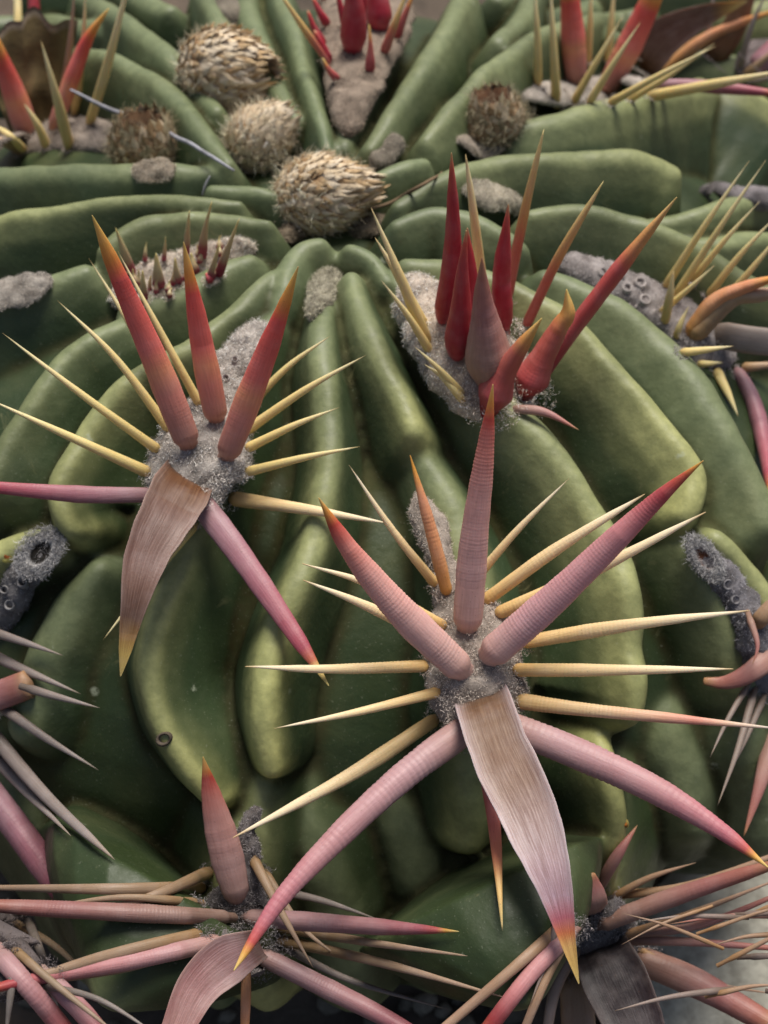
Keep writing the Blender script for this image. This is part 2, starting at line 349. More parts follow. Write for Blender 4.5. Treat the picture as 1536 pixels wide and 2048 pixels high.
rib([(1330,60,38,-9.7),(1450,20,38,-9.7),(1560,10,38,-9.7)], 16, 22, age=.4, nv=.9)
def fuse():
    """grow all ridges and the core into one skin, soften the folds, then hand each rib its own piece of that skin"""
    VV, FF, CC, ID, k = [], [], [], [], 0
    for i, (V, F, c) in enumerate(RIBS):
        VV.append(V); CC.append(c); FF += [tuple(q+k for q in f) for f in F]; ID += [i]*len(F); k += len(V)
    VV = np.vstack(VV); CC = np.vstack(CC)
    me = bpy.data.meshes.new('fuse'); me.from_pydata(VV.tolist(), [], FF)
    o = bpy.data.objects.new('fuse', me); COL.objects.link(o)
    m = o.modifiers.new('r', 'REMESH'); m.mode = 'VOXEL'; m.voxel_size = .00060; m.adaptivity = 0
    m = o.modifiers.new('s', 'SMOOTH'); m.factor = .5; m.iterations = 4
    dg = bpy.context.evaluated_depsgraph_get(); em = bpy.data.meshes.new_from_object(o.evaluated_get(dg))
    bpy.data.objects.remove(o)
    n = len(em.vertices); V = np.empty(n*3); em.vertices.foreach_get('co', V); V = V.reshape(-1, 3)
    nf = len(em.polygons); F = np.empty(nf*4, int); em.polygons.foreach_get('vertices', F) if len(em.loops) == nf*4 else None; F = F.reshape(-1, 4)
    NN = np.empty(n*3); em.vertices.foreach_get('normal', NN); NN = NN.reshape(-1, 3)
    src = BVHTree.FromPolygons([tuple(v) for v in VV], FF)
    vid = np.zeros(n, int); vc = np.zeros((n, 3))
    first = np.array([f[0] for f in FF]); IDa = np.array(ID)
    idx = np.array([src.find_nearest(tuple(v))[2] for v in V])
    vid = IDa[idx]; vc = CC[first[idx]]
    E = np.vstack([F[:, [0, 1]], F[:, [1, 2]], F[:, [2, 3]], F[:, [3, 0]]])
    cnt = np.bincount(E.ravel(), minlength=n)[:, None]
    for _ in range(10):
        acc = np.stack([np.bincount(E[:, 0], vc[E[:, 1], c], n) + np.bincount(E[:, 1], vc[E[:, 0], c], n) for c in range(3)], -1)
        vc = .4*vc + .6*acc/cnt
    def avg(A):
        return np.stack([np.bincount(E[:, 0], A[E[:, 1], c], n) + np.bincount(E[:, 1], A[E[:, 0], c], n) for c in range(A.shape[1])], -1)/cnt
    cv = ((avg(V) - V)*NN).sum(1, keepdims=True)              # the folds, where brown grit collects and crease shade is painted in
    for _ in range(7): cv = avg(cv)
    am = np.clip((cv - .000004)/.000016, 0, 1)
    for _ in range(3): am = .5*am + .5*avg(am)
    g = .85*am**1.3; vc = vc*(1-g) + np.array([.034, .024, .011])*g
    fid = vid[F[:, 0]]
    # every connected patch is a piece of its own; crumbs join the stem
    parts = []
    for i in np.unique(fid):
        sel = np.where(fid == i)[0]; u, inv = np.unique(F[sel].ravel(), return_inverse=True); f = inv.reshape(-1, 4); L = np.arange(len(u))
        while True:
            m0 = L[f].min(1); L2 = L.copy(); np.minimum.at(L2, f.ravel(), np.repeat(m0, 4)); L2 = L2[L2]
            if (L2 == L).all(): break
            L = L2
        cl = L[f[:, 0]]
        for c in np.unique(cl):
            q = sel[cl == c]
            parts.append((i, q))
    for i, q in parts:
        if i != 0 and (len(q) < 60 or (len(q) < 900 and len(q) < max(len(p) for j, p in parts if j == i))):                   # crumb: give it to the rib next to it
            nbv = set(F[q].ravel().tolist()); hits = [j for j in np.where(np.isin(F, list(nbv)).any(1))[0] if fid[j] != i]
            if hits: fid[q] = fid[hits[0]]
    for i in np.unique(fid):
        f = F[fid == i]; u, inv = np.unique(f.ravel(), return_inverse=True)
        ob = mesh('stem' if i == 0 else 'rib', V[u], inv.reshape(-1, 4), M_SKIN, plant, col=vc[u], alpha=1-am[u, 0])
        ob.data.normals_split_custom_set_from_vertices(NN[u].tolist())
    collect(V, F.tolist())
    bpy.data.meshes.remove(em)
fuse()
ALLV = np.vstack(PARTV)
BVH = BVHTree.FromPolygons([tuple(v) for v in ALLV], PARTF)
def hit(x, y, up=0.0):
    d = ray(x, y); h = BVH.ray_cast(Vector(CAM), Vector(d))
    P = np.array(h[0]) if h[0] is not None else ell_hit(x, y, -.004)
    return P + ell_n(P)*up
# ------------------------------------------------------------------ wool
def hairs(name, roots, norms, parent, length=.0022, width=.00007, col=(.6, .55, .5), var=.25, curl=1.3, seg=4):
    n = len(roots); roots = np.asarray(roots); norms = np.asarray(norms)
    d = unit(norms*.8 + rng.normal(0, .9, (n, 3))*curl); V = []; L = length*rng.uniform(.45, 1.25, n)
    side = unit(np.cross(d, rng.normal(0, 1, (n, 3)))); p = roots - norms*.0002
    pts = []
    for k in range(seg+1):
        wk = width*(1 - .75*k/seg)
        pts.append((p - side*wk, p + side*wk))
        d = unit(d + rng.normal(0, .8, (n, 3))*curl); p = p + d*(L/seg)[:, None]
    V = np.stack([q for pr in pts for q in pr], 1)            # n, 2(seg+1), 3
    m = 2*(seg+1); base = np.arange(n)[:, None]*m
    F = np.concatenate([base + np.array([2*k, 2*k+1, 2*k+3, 2*k+2]) for k in range(seg)], 0)
    c = np.asarray(col)*(1 + rng.normal(0, var*1.4, (n, 1)))
    c = np.repeat(np.clip(c, .02, .95), m, axis=0)
    return mesh(name, V.reshape(-1, 3), F, M_HAIR, parent, col=c, kind='stuff')
AC = {}
def areole(pts, col=(.52, .48, .43), thick=.0022, hair=2600, hlen=.0022, name='areole', lift=.0006, tint=None, hcol=None):
    """pts: (x, y, half width px). Felted pad following the crest, with real hairs."""
    L = sum(math.hypot(pts[i+1][0]-pts[i][0], pts[i+1][1]-pts[i][1]) for i in range(len(pts)-1))
    n = max(8, int(L/9)); C = catmull(pts, n)
    z = np.array([zof(hit(x, y)) for x, y, r in C])
    zs = z.copy()
    for _ in range(12): zs[1:-1] = (zs[:-2]+zs[1:-1]+zs[2:])/3
    zs = np.minimum(zs, z + .004)
    P = np.array([CAM + ray(x, y)/(ray(x, y)@FW)*zz for (x, y, r), zz in zip(C, zs)])
    Nn = ell_n(P); vd = unit(CAM-P); Nn = unit(Nn + .35*vd); P = P + Nn*lift
    T = unit(np.gradient(P, axis=0)); Bn = unit(np.cross(T, Nn)); Nn = unit(np.cross(Bn, T))
    Rr = C[:, 2]*zof(P)/FPX
    nc = 17; V = []; ends = np.linspace(0, 1, n)
    hw = np.array([math.sqrt(max(0, 1-(abs(2*s-1))**6)) for s in ends]); hw = np.clip(hw, .25, 1)
    for i in range(n):
        for j in range(nc):
            a = math.pi*j/(nc-1)*1.2 - math.pi*.1
            x = -math.cos(a); y = math.sin(a)
            q = P[i] + Bn[i]*x*Rr[i]*hw[i]
            f = .9*nz(q, 330) + .7*nz(q, 900)
            V.append(q + Bn[i]*x*f*.0008 + Nn[i]*(y*thick*hw[i] + f*.0009*max(0, y)))
    F = grid_faces(n, nc); k = len(V)
    V.append(P[0]-Nn[0]*.001); V.append(P[-1]-Nn[-1]*.001)
    F += [(k, j+1, j) for j in range(nc-1)] + [(k+1, (n-1)*nc+j, (n-1)*nc+j+1) for j in range(nc-1)]
    V = np.array(V)
    cc = np.array([np.array(col)*(.62 + .6*nz(v, 420)) for v in V])
    o = mesh(name, V, F, M_WOOL, plant, col=np.clip(cc, .01, 1))
    hair = int(hair*2.2)
    if hair:
        g = V[:n*nc].reshape(n, nc, 3)
        i = rng.integers(0, n-1, hair); j = rng.integers(1, nc-2, hair); u = rng.random((hair, 1)); v = rng.random((hair, 1))
        R0 = g[i, j]*(1-u)*(1-v) + g[i+1, j]*u*(1-v) + g[i, j+1]*(1-u)*v + g[i+1, j+1]*u*v
        nn = unit(np.cross(g[i+1, j]-g[i, j], g[i, j+1]-g[i, j])); nn *= np.sign((nn*Nn[i]).sum(1, keepdims=True))
        hairs('wool', R0, unit(nn), o, hlen*.5, .000045, hcol or np.array(col)*1.25)
    pv = V; collect(pv, F); AC[o.name] = col
    o['_bvh'] = 0; del o['_bvh']
    return o
# ------------------------------------------------------------------ spines
BRIGHT = {'pink': 1.12, 'rose': 1.12, 'red': 1.28, 'purple': 1.0, 'ribbed': 1.04, 'yellow': 1.24, 'cream': 1.18, 'crimson': 1.5, 'crimyel': 1.3, 'redlong': 1.25, 'redyel': 1.15, 'orange': 1.1, 'redmid': 1.15}
def lerp_ramp(stops, t):
    xs = [s[0] for s in stops]; return np.stack([np.interp(t, xs, [s[1][c] for s in stops]) for c in range(3)], -1)
YEL = (.66, .47, .13); YELT = (.74, .58, .22); CRM = (.72, .55, .30); ORG = (.68, .31, .07)
RAMP = {
 'red':   [(0,(.34,.17,.12)),(.08,(.42,.19,.15)),(.22,(.60,.22,.17)),(.33,(.68,.27,.15)),(.42,(.66,.16,.13)),(.72,(.60,.08,.065)),(.80,(.60,.22,.05)),(.90,(.66,.36,.08)),(1,(.6,.4,.12))],
 'pink':  [(0,(.54,.34,.29)),(.25,(.68,.41,.37)),(.55,(.72,.37,.32)),(.74,(.68,.24,.19)),(.86,(.50,.07,.05)),(.92,(.65,.27,.06)),(1,(.72,.45,.12))],
 'rose':  [(0,(.54,.34,.29)),(.2,(.60,.34,.35)),(.6,(.62,.27,.28)),(.82,(.46,.07,.08)),(.92,(.5,.1,.05)),(.97,(.65,.3,.06)),(1,(.7,.4,.1))],
 'purple':[(0,(.28,.16,.16)),(.15,(.36,.20,.23)),(.5,(.37,.14,.17)),(.80,(.38,.08,.11)),(.87,(.5,.14,.07)),(.90,(.66,.46,.14)),(1,(.72,.55,.18))],
 'ribbed':[(0,(.36,.22,.19)),(.2,(.44,.27,.28)),(.55,(.44,.225,.235)),(.82,(.44,.14,.17)),(.90,(.48,.09,.08)),(.94,(.68,.36,.08)),(1,(.74,.55,.18))],
 'yellow':[(0,(.46,.32,.12)),(.08,(.64,.50,.19)),(.5,(.68,.55,.24)),(.9,(.72,.61,.34)),(1,(.35,.24,.08))],
 'cream': [(0,(.58,.36,.12)),(.12,(.72,.50,.22)),(.5,(.78,.60,.34)),(.9,(.80,.68,.48)),(1,(.5,.33,.15))],
 'creampink':[(0,(.6,.4,.16)),(.3,(.74,.54,.30)),(.55,(.72,.42,.28)),(.7,(.66,.27,.20)),(.85,(.72,.5,.36)),(1,(.7,.6,.5))],
 'orange':[(0,(.55,.28,.07)),(.3,(.66,.32,.15)),(.7,(.68,.30,.16)),(.9,(.7,.33,.06)),(1,(.55,.25,.05))],
 'grey':  [(0,(.20,.16,.13)),(.3,(.29,.24,.21)),(.8,(.36,.31,.28)),(1,(.36,.28,.20))],
 'tan':   [(0,(.44,.27,.12)),(.3,(.42,.29,.18)),(.8,(.47,.33,.23)),(1,(.44,.30,.19))],
 'tanpink':[(0,(.32,.21,.16)),(.3,(.42,.25,.21)),(.6,(.42,.19,.18)),(.85,(.42,.17,.13)),(1,(.48,.28,.14))],
 'crimson':[(0,(.20,.012,.022)),(.3,(.28,.02,.035)),(.75,(.34,.03,.04)),(.90,(.42,.07,.05)),(1,(.45,.28,.14))],
 'crimyel':[(0,(.24,.02,.03)),(.18,(.36,.07,.07)),(.6,(.42,.11,.08)),(.76,(.55,.26,.07)),(1,(.62,.46,.14))],
 'redyel':[(0,(.42,.10,.09)),(.35,(.5,.16,.10)),(.5,(.6,.38,.13)),(1,(.66,.52,.22))],
 'redmid':[(0,(.40,.10,.09)),(.5,(.58,.15,.11)),(.66,(.62,.22,.12)),(.78,(.66,.42,.15)),(1,(.68,.5,.22))],
 'redlong':[(0,(.30,.03,.05)),(.3,(.42,.08,.08)),(.62,(.50,.09,.08)),(.74,(.62,.28,.10)),(1,(.68,.48,.18))],
 'budyel':[(0,(.30,.03,.07)),(.22,(.30,.04,.07)),(.34,(.48,.36,.22)),(.7,(.60,.52,.26)),(1,(.58,.48,.18))],
 'strapbrown':[(0,(.06,.035,.02)),(.05,(.20,.09,.035)),(.12,(.23,.13,.08)),(.2,(.25,.155,.125)),(.45,(.24,.135,.11)),(.72,(.21,.125,.09)),(.82,(.40,.24,.08)),(.9,(.6,.45,.14)),(1,(.64,.5,.18))],
 'strapwhite':[(0,(.12,.07,.04)),(.06,(.20,.12,.07)),(.12,(.24,.155,.10)),(.33,(.30,.20,.15)),(.52,(.46,.36,.36)),(.70,(.54,.37,.43)),(.77,(.50,.16,.20)),(.82,(.62,.20,.09)),(.87,(.70,.42,.12)),(1,(.76,.58,.20))],
 'strapdark':[(0,(.05,.05,.055)),(.2,(.022,.018,.024)),(.5,(.028,.017,.024)),(1,(.028,.022,.034))],
 'strapold':[(0,(.10,.05,.03)),(.3,(.20,.09,.04)),(1,(.34,.16,.08))],
 'straprose':[(0,(.14,.07,.06)),(.12,(.38,.24,.25)),(.5,(.42,.20,.20)),(1,(.5,.27,.25))],
 'white': [(0,(.7,.7,.72)),(1,(.8,.8,.82))],
}
DIM = np.ones(3); WS = .93; COLLAR = {}  # DIM: spine colour multiplier, paints shade into the low areoles
def spine(par, pts, w, kind, flat=.75, rise=.3, base_up=0.0, ring=0.0, period=9.0, name='radial_spine', tipw=None, sink=.0012, strap=False, zarc=None, stub=False, nring=None, clear=True, collar=True):
    """pts: centre line in pixels base..tip; w: full width px at base (list of (t,w) allowed); rise: how far the tip stands
    off towards the viewer as a share of the spine's length."""
    P2 = [tuple(p) for p in pts]
    L = sum(math.hypot(P2[i+1][0]-P2[i][0], P2[i+1][1]-P2[i][1]) for i in range(len(P2)-1))
    npr = nring or (max(14, int(L/period*4)) if ring else max(14, int(L/12)))
    npr = min(npr, 420)
    w0 = w if isinstance(w, (int, float)) else w[0][1]
    if not strap and len(P2) > 1:
        dx, dy = P2[0][0]-P2[1][0], P2[0][1]-P2[1][1]; dl = math.hypot(dx, dy); e = min(.28*w0, 14)
        P2[0] = (P2[0][0]+dx/dl*e, P2[0][1]+dy/dl*e)
    C = catmull(P2, npr) if len(P2) > 2 else np.linspace(P2[0], P2[1], npr)
    B = hit(*P2[0], up=base_up); z0 = zof(B); Lm = L*z0/FPX
    t = np.linspace(0, 1, npr)
    arc = t if zarc is None else np.interp(t, [a for a, _ in zarc], [b for _, b in zarc])
    if zarc is not None:
        for _ in range(npr*2): arc[1:-1] = (arc[:-2]+2*arc[1:-1]+arc[2:])/4
    z = z0 - rise*Lm*arc
    lens = (name == 'central_spine')
    need = np.zeros(npr)                              # lift it clear of any flesh it would pass through
    if clear:
        for i in range(npr):
            if t[i] > .07:
                h = BVH.ray_cast(Vector(CAM), Vector(ray(*C[i])))[0]
                if h is not None: need[i] = max(0, z[i] - (zof(np.array(h)) - .0015)) * min(1, (t[i]-.07)*8)
        need = np.minimum(need, .022); win = max(2, npr//6)
        for _ in range(2): need = np.array([need[max(0, i-win):i+win+1].max() for i in range(npr)]) if _ == 0 else need
        ker = np.ones(2*win+1)/(2*win+1)
        for _ in range(2): need = np.convolve(np.pad(need, win, mode='edge'), ker, 'valid')
        need *= np.minimum(1, t*6)
    z = z - need
    wb = (w if isinstance(w, (int, float)) else max(q[1] for q in w[:2])); tb = min(.2, .38*wb/L)
    bs = np.clip(1 - t/tb, 0, 1); z = z + bs**2*(wb*z0/FPX)*(.35 if not strap else .5)
    P = np.array([CAM + ray(x, y)/(ray(x, y)@FW)*zz for (x, y), zz in zip(C, z)])
    T = unit(np.gradient(P, axis=0))
    P = np.vstack([P[0]-T[0]*sink*1.5, P]); T = np.vstack([T[0], T]); t = np.r_[0, t]; z = np.r_[z[0], z]
    if collar and par.name.startswith('areole'):
        nh = int(70 + 5*wb*(2 if strap else 1)); rr = wb*.5*z0/FPX*(1 if not strap else .9); B0 = unit(np.cross(ell_n(B), [.1, .2, 1.0])); B1 = np.cross(ell_n(B), B0)
        an = rng.uniform(0, 6.283, nh); q = rr*rng.uniform(.75, 1.7, nh)
        c0 = B if isinstance(B, np.ndarray) else np.array(B)
        COLLAR.setdefault(par.name, []).append(c0 - ell_n(B)*base_up + B0*(np.cos(an)*q)[:, None] + B1*(np.sin(an)*q)[:, None] + ell_n(B)*.0004)
    if isinstance(w, (int, float)):
        ws = w*(1 - t)**.8 * (1 - .12*(1-np.minimum(t*6, 1))) if not stub else w*np.ones_like(t)
        ws = np.where(t < .5, w*(1 - .34*t/.5), w*.66*((1-t)/.5)**.85) if not stub else ws
    else:
        xs = [a for a, _ in w]; ws = np.interp(t, xs, [b for _, b in w])
        for _ in range(3): ws[1:-1] = (ws[:-2]+2*ws[1:-1]+ws[2:])/4
    ws = ws*np.r_[.72, np.maximum(.72, np.sqrt(np.clip(1-bs**2, 0, 1)))] if not strap else ws
    R = np.maximum(ws*(1.0 if strap else (WS if lens else .89)), .6)/2 * z/FPX
    if not stub: R[-1] = .00002
    vd = unit(CAM - P); Bn = unit(np.cross(T, vd)); Nn = unit(np.cross(Bn, T))
    na = 14 if w and (not isinstance(w, (int, float)) or w > 30) else 10
    if strap: na = 26
    V, U, Cc = [], [], []
    ph = np.cumsum(np.r_[0, np.linalg.norm(np.diff(P, axis=0), axis=1)])
    pm = period*z0/FPX
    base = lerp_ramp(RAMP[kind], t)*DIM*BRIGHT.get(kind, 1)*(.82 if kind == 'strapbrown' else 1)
    if kind == 'strapbrown': base[t > .8] /= .82
    sd = rng.uniform(0, 99)
    for i in range(len(P)):
        rm = 1.0
        if ring:
            f = ((ph[i]/pm + .55*nz((ph[i]*260, sd, 0), 1)) % 1.0); fade = min(1, (1-t[i])*5)*min(1, t[i]*8+.2)
            rm = 1 + ring*fade*(f**.6 - .6)*(.65 + 1.1*nz((ph[i]*180, sd, 5), 1))
        rm *= 1 + .03*nz((t[i]*14, sd, 1), 1)
        for k in range(na):
            a = 2*math.pi*k/na
            x, y = math.cos(a), math.sin(a)
            if strap:
                yy = y*flat + (.30*abs(x)**4 - .06)*(1 if True else 0)
                q = P[i] + Bn[i]*x*R[i]*rm + Nn[i]*yy*R[i]
            else:
                if lens: y = math.copysign(abs(y)**1.5, y)
                q = P[i] + Bn[i]*x*R[i]*rm + Nn[i]*y*R[i]*flat*(1.25 if lens else 1)*rm
            V.append(q); U.append((k/na if k <= na/2 else 1-k/na, t[i]*L/60 + sd, sd))
            c = base[i]
            if strap and kind == 'strapwhite':
                e = abs(x)**5*min(1, max(0, (.80-t[i])*6)); c = c*(1-e*.75) + np.array((.66, .58, .62))*e*.75
            elif strap: 
                e = abs(x)**6*(.14 if kind == 'strapdark' else .4)*min(1, max(0, (.8-t[i])*6)); c = c*(1-e)+np.array((.5, .4, .36))*e
            Cc.append(c*(1 + .05*(rm-1)*20*ring))
    F = grid_faces(len(P), na, True)
    k = len(V); V.append(P[-1] + T[-1]*(R[-1]*.35 if stub else .0)); U.append((0, t[-1]*L/60+sd, sd)); Cc.append(base[-1]*(.55 if stub else 1))
    F += [((len(P)-1)*na+j, (len(P)-1)*na+(j+1) % na, k) for j in range(na)]
    return mesh(name, V, F, M_STRAP if strap else M_SPINE, par, col=np.clip(np.array(Cc), .005, 1), uv=U)
def rad(par, items, kind='yellow', w=24, rise=.28, **kw):
    for it in items:
        k2 = dict(kw); pts = it[0]; ww = it[1] if len(it) > 1 else w; kd = it[2] if len(it) > 2 else kind
        rs = it[3] if len(it) > 3 else rise
        k2.setdefault('zarc', [(0,0),(.3,.45),(.65,.8),(1,1)]); spine(par, pts, ww, kd, rise=rs, **k2)
GREY = (.60, .55, .50); CREAMW = (.60, .54, .43); DUST = (.30, .28, .27)
RB = lambda: BVHTree.FromPolygons([tuple(v) for v in np.vstack(PARTV)], PARTF)
# pads first, then a fresh tree so that spines root on the wool
A1w = areole([(530,655,42),(500,700,46),(465,760,48),(440,830,60),(415,890,92),(400,935,108),(402,985,100),(425,1025,62)], GREY, hair=9000, hlen=.0026, thick=.0034)
A2w = areole([(832,992,26),(850,1040,34),(878,1110,30),(900,1190,42),(925,1240,78),(945,1300,98),(950,1370,102),(955,1430,92),(960,1490,60)], (.52,.45,.39), hair=8000, hlen=.0018, thick=.0030, lift=.0016)
A4w = areole([(812,565,44),(850,622,64),(893,675,82),(940,722,102),(1000,760,114),(1062,782,82)], (.80,.69,.58), hair=12000, hlen=.0021, thick=.0046)
A7w = areole([(1105,530,26),(1160,545,44),(1230,575,48),(1300,610,46),(1360,650,62),(1420,690,72),(1460,730,50)], (.44,.40,.39), hair=8000, hlen=.0018, thick=.003)
A8w = areole([(1045,200,30),(1090,190,46),(1170,180,56),(1250,180,44),(1320,188,26)], (.56,.50,.44), hair=9000, hlen=.0019, thick=.002)
A9w = areole([(698,275,30),(700,220,44),(712,150,66),(728,70,92),(740,-20,110)], (.40,.32,.25), hair=7000, hlen=.0018, thick=.003)
A10w = areole([(325,322,38),(250,292,34),(170,275,44),(90,280,48),(0,290,50)], (.40,.34,.29), hair=8000, hlen=.0018, thick=.002)
A11w = areole([(512,500,18),(470,515,34),(400,540,52),(330,568,62),(265,592,56),(225,610,30)], (.70,.60,.50), hair=9000, hlen=.0024, thick=.0032)
A12w = areole([(105,560,26),(60,580,36),(0,595,40),(-40,610,40)], (.46,.42,.37), hair=7000, hlen=.0013, thick=.0010)
A13w = areole([(105,1090,22),(80,1120,34),(45,1165,36),(15,1215,36),(-10,1270,34)], (.26,.25,.25), hair=3500, hlen=.0018)
A6w = areole([(1382,1085,20),(1412,1120,32),(1450,1165,36),(1490,1220,40),(1515,1300,44),(1530,1380,44)], (.30,.29,.31), hair=4500, hlen=.0019)
A3w = areole([(520,1600,14),(498,1660,24),(500,1720,32),(485,1790,66),(478,1850,84),(478,1900,70)], (.22,.20,.20), hair=5000, hlen=.0016, lift=.004)
A5w = areole([(1215,1770,24),(1195,1830,60),(1190,1880,80),(1210,1930,50)], (.24,.22,.22), hair=4500, hlen=.0016, lift=.004)
W1 = areole([(658,545,18),(655,570,32),(645,600,28),(622,640,14)], (.46,.43,.33), hair=3500, hlen=.0022)
W2 = areole([(925,385,24),(965,392,44),(1010,400,36),(1040,430,16)], (.52,.47,.37), hair=5000, hlen=.0018, thick=.0014)
W3 = areole([(745,345,18),(775,310,26),(800,285,16)], (.34,.30,.24), hair=1800, hlen=.0018)
W4 = areole([(415,-30,30),(445,10,40),(470,50,24)], (.26,.23,.18), hair=1500, hlen=.0018)
W5 = areole([(1400,385,14),(1450,395,20),(1520,405,24),(1570,400,24)], (.36,.33,.34), hair=2000, hlen=.0015)
A14w = areole([(15,1800,34),(20,1870,56),(30,1940,60),(20,2000,50)], (.14,.12,.12), hair=2200, hlen=.0016)
CRW = areole([(560,470,16),(610,440,40),(670,430,70),(740,440,50),(770,450,20)], (.26,.21,.15), hair=4500, hlen=.0028, lift=-.002)
BVH = RB()
# --- A1
c = dict(name='central_spine', ring=.028, period=6.5, flat=.38)
Q = A1w
rad(Q, [([(396,803),(330,680),(236,503)],22),([(348,830),(262,655),(178,517)],22),([(335,855),(230,715),(115,601)],24),([(312,897),(165,790),(5,666)],24),
        ([(292,943),(150,878),(-30,795)],28),([(508,802),(580,730),(660,672)],22),([(495,860),(610,780),(732,710)],25),([(498,895),(590,850),(678,815)],24),
        ([(498,943),(610,915),(720,893)],24),([(470,998),(620,1020),(785,1048)],36,'cream')], rise=.30, flat=.8, ring=.03, period=7)
spine(Q, [(390,1050),(300,1160),(206,1280)], 22, 'yellow', rise=.2)
spine(Q, [(300,990),(150,988),(-80,968)], [(0,32),(.4,38),(.8,26),(1,3)], 'purple', rise=.35, **c)
spine(Q, [(405,1010),(480,1110),(570,1240),(658,1372)], [(0,52),(.15,56),(.5,48),(.78,34),(1,2)], 'purple', rise=.35, **c)
spine(Q, [(432,830),(404,690),(367,483)], [(0,50),(.3,56),(.6,42),(.85,20),(1,2)], 'red', rise=.55, base_up=.001, **c)
spine(Q, [(374,880),(310,720),(240,560),(184,430)], [(0,58),(.25,62),(.6,46),(.82,32),(1,2)], 'red', rise=.55, base_up=.0015, **c)
spine(Q, [(456,905),(500,790),(550,660),(597,532)], [(0,52),(.3,60),(.6,46),(.82,26),(1,2)], 'red', rise=.55, base_up=.0015, **c)
spine(Q, [(380,948),(345,1010),(294,1110),(266,1220),(241,1353)], [(0,104),(.12,118),(.3,104),(.5,80),(.7,48),(.88,26),(1,2)], 'strapbrown', rise=.42, base_up=.0005, flat=.16, strap=True, name='hooked_spine', ring=.03, period=8, zarc=[(0,0),(.25,.62),(.6,.95),(1,.85)])
# --- A2
Q = A2w
kw = dict(flat=.75, ring=.06, period=8)
rad(Q, [([(868,1165),(785,1060),(698,930)],24),([(893,1182),(862,1060),(820,910)],[(0,26),(.2,32),(.6,26),(1,2)],'orange'),([(945,1165),(1035,1060),(1138,957)],24),
        ([(975,1198),(1110,1100),(1290,988)],[(0,30),(.4,30),(.8,16),(1,2)]),([(1000,1225),(1190,1140),(1412,1024)],[(0,30),(.4,32),(.8,16),(1,2)]),
        ([(1050,1284),(1260,1250),(1500,1221)],[(0,30),(.3,34),(.7,20),(1,2)]),([(1035,1340),(1240,1340),(1467,1338)],[(0,30),(.3,30),(.7,18),(1,2)]),
        ([(1045,1403),(1160,1418),(1330,1435),(1545,1456)],[(0,38),(.2,32),(.6,24),(1,4)],'creampink'),
        ([(848,1332),(660,1338),(490,1333)],[(0,28),(.4,24),(.7,16),(1,2)]),([(872,1385),(710,1425),(548,1457)],26),
        ([(868,1440),(700,1550),(465,1676)],[(0,30),(.3,36),(.7,22),(1,2)]),([(885,1290),(740,1215),(606,1160)],[(0,28),(.5,24),(1,2)]),([(885,1250),(740,1170),(604,1127)],[(0,24),(.5,20),(1,2)])],
    kind='cream', rise=.30, **kw)
spine(Q, [(955,1470),(985,1620),(1005,1862)], [(0,22),(.3,34),(.6,26),(1,2)], 'redmid', rise=.1)
c = dict(name='central_spine', ring=.055, period=7.5, flat=.42)
spine(Q, [(930,1460),(810,1550),(680,1670),(560,1800),(467,1942)], [(0,66),(.15,64),(.5,54),(.8,34),(.93,18),(1,2)], 'ribbed', rise=.38, base_up=.0005, name='central_spine', ring=.075, period=12, flat=.55)
spine(Q, [(1010,1450),(1150,1505),(1310,1580),(1440,1660),(1538,1736)], [(0,64),(.3,68),(.6,58),(.85,32),(1,2)], 'ribbed', rise=.35, base_up=.0005, name='central_spine', ring=.085, period=13, flat=.5)
spine(Q, [(935,1248),(948,1080),(968,920),(986,768)], [(0,62),(.25,66),(.6,50),(.8,32),(1,2)], 'pink', rise=.5, base_up=.001, **c)
spine(Q, [(922,1338),(800,1220),(700,1100),(637,995)], [(0,66),(.3,72),(.6,56),(.82,34),(1,2)], 'pink', rise=.45, base_up=.0015, **c)
spine(Q, [(982,1308),(1110,1195),(1240,1070),(1330,985),(1407,921)], [(0,70),(.25,70),(.6,54),(.82,32),(1,2)], 'rose', rise=.45, base_up=.0015, **c)
spine(Q, [(962,1392),(1000,1500),(1055,1620),(1105,1760),(1135,1880),(1158,1968)], [(0,108),(.08,116),(.3,124),(.48,114),(.65,76),(.82,38),(1,2)], 'strapwhite', rise=.40, base_up=.002, flat=.16, strap=True, name='hooked_spine', ring=.02, period=8, zarc=[(0,0),(.25,.5),(.6,.95),(1,1)])
# --- A4 (young spines with swollen crimson bases)
Q = A4w
rad(Q, [([(852,680),(795,540),(742,415)],[(0,30),(.4,24),(1,2)],'yellow',.5),([(848,650),(800,560),(750,475)],[(0,26),(.5,20),(1,2)],'yellow',.5),
        ([(858,700),(815,630),(762,560)],22,'yellow',.5),([(922,785),(880,740),(830,694)],20,'yellow',.5),([(925,800),(885,755),(848,728)],20,'yellow',.4),
        ([(1055,645),(1120,510),(1207,362)],[(0,24),(.5,22),(.8,14),(1,2)],'redyel',.7),([(1015,590),(1050,420),(1088,258)],[(0,26),(.5,22),(.8,14),(1,2)],'redyel',.7),
        ([(968,610),(950,450),(931,308)],[(0,28),(.5,22),(.8,14),(1,2)],'yellow',.7)], flat=.8)
c = dict(name='central_spine', ring=.02, period=7, flat=.85)
spine(Q, [(885,640),(905,500),(903,305)], [(0,26),(.1,45),(.4,41),(.75,24),(1,2)], 'crimson', rise=.8, **c)
spine(Q, [(935,640),(940,560),(935,455)], [(0,31),(.2,45),(.6,29),(1,2)], 'crimson', rise=.8, **c)
spine(Q, [(1010,650),(1003,560),(1017,408)], [(0,29),(.2,45),(.6,36),(1,2)], 'crimson', rise=.8, **c)
spine(Q, [(915,700),(922,620),(925,540),(933,460)], [(0,50),(.15,62),(.45,42),(1,3)], 'crimson', rise=.9, **c)
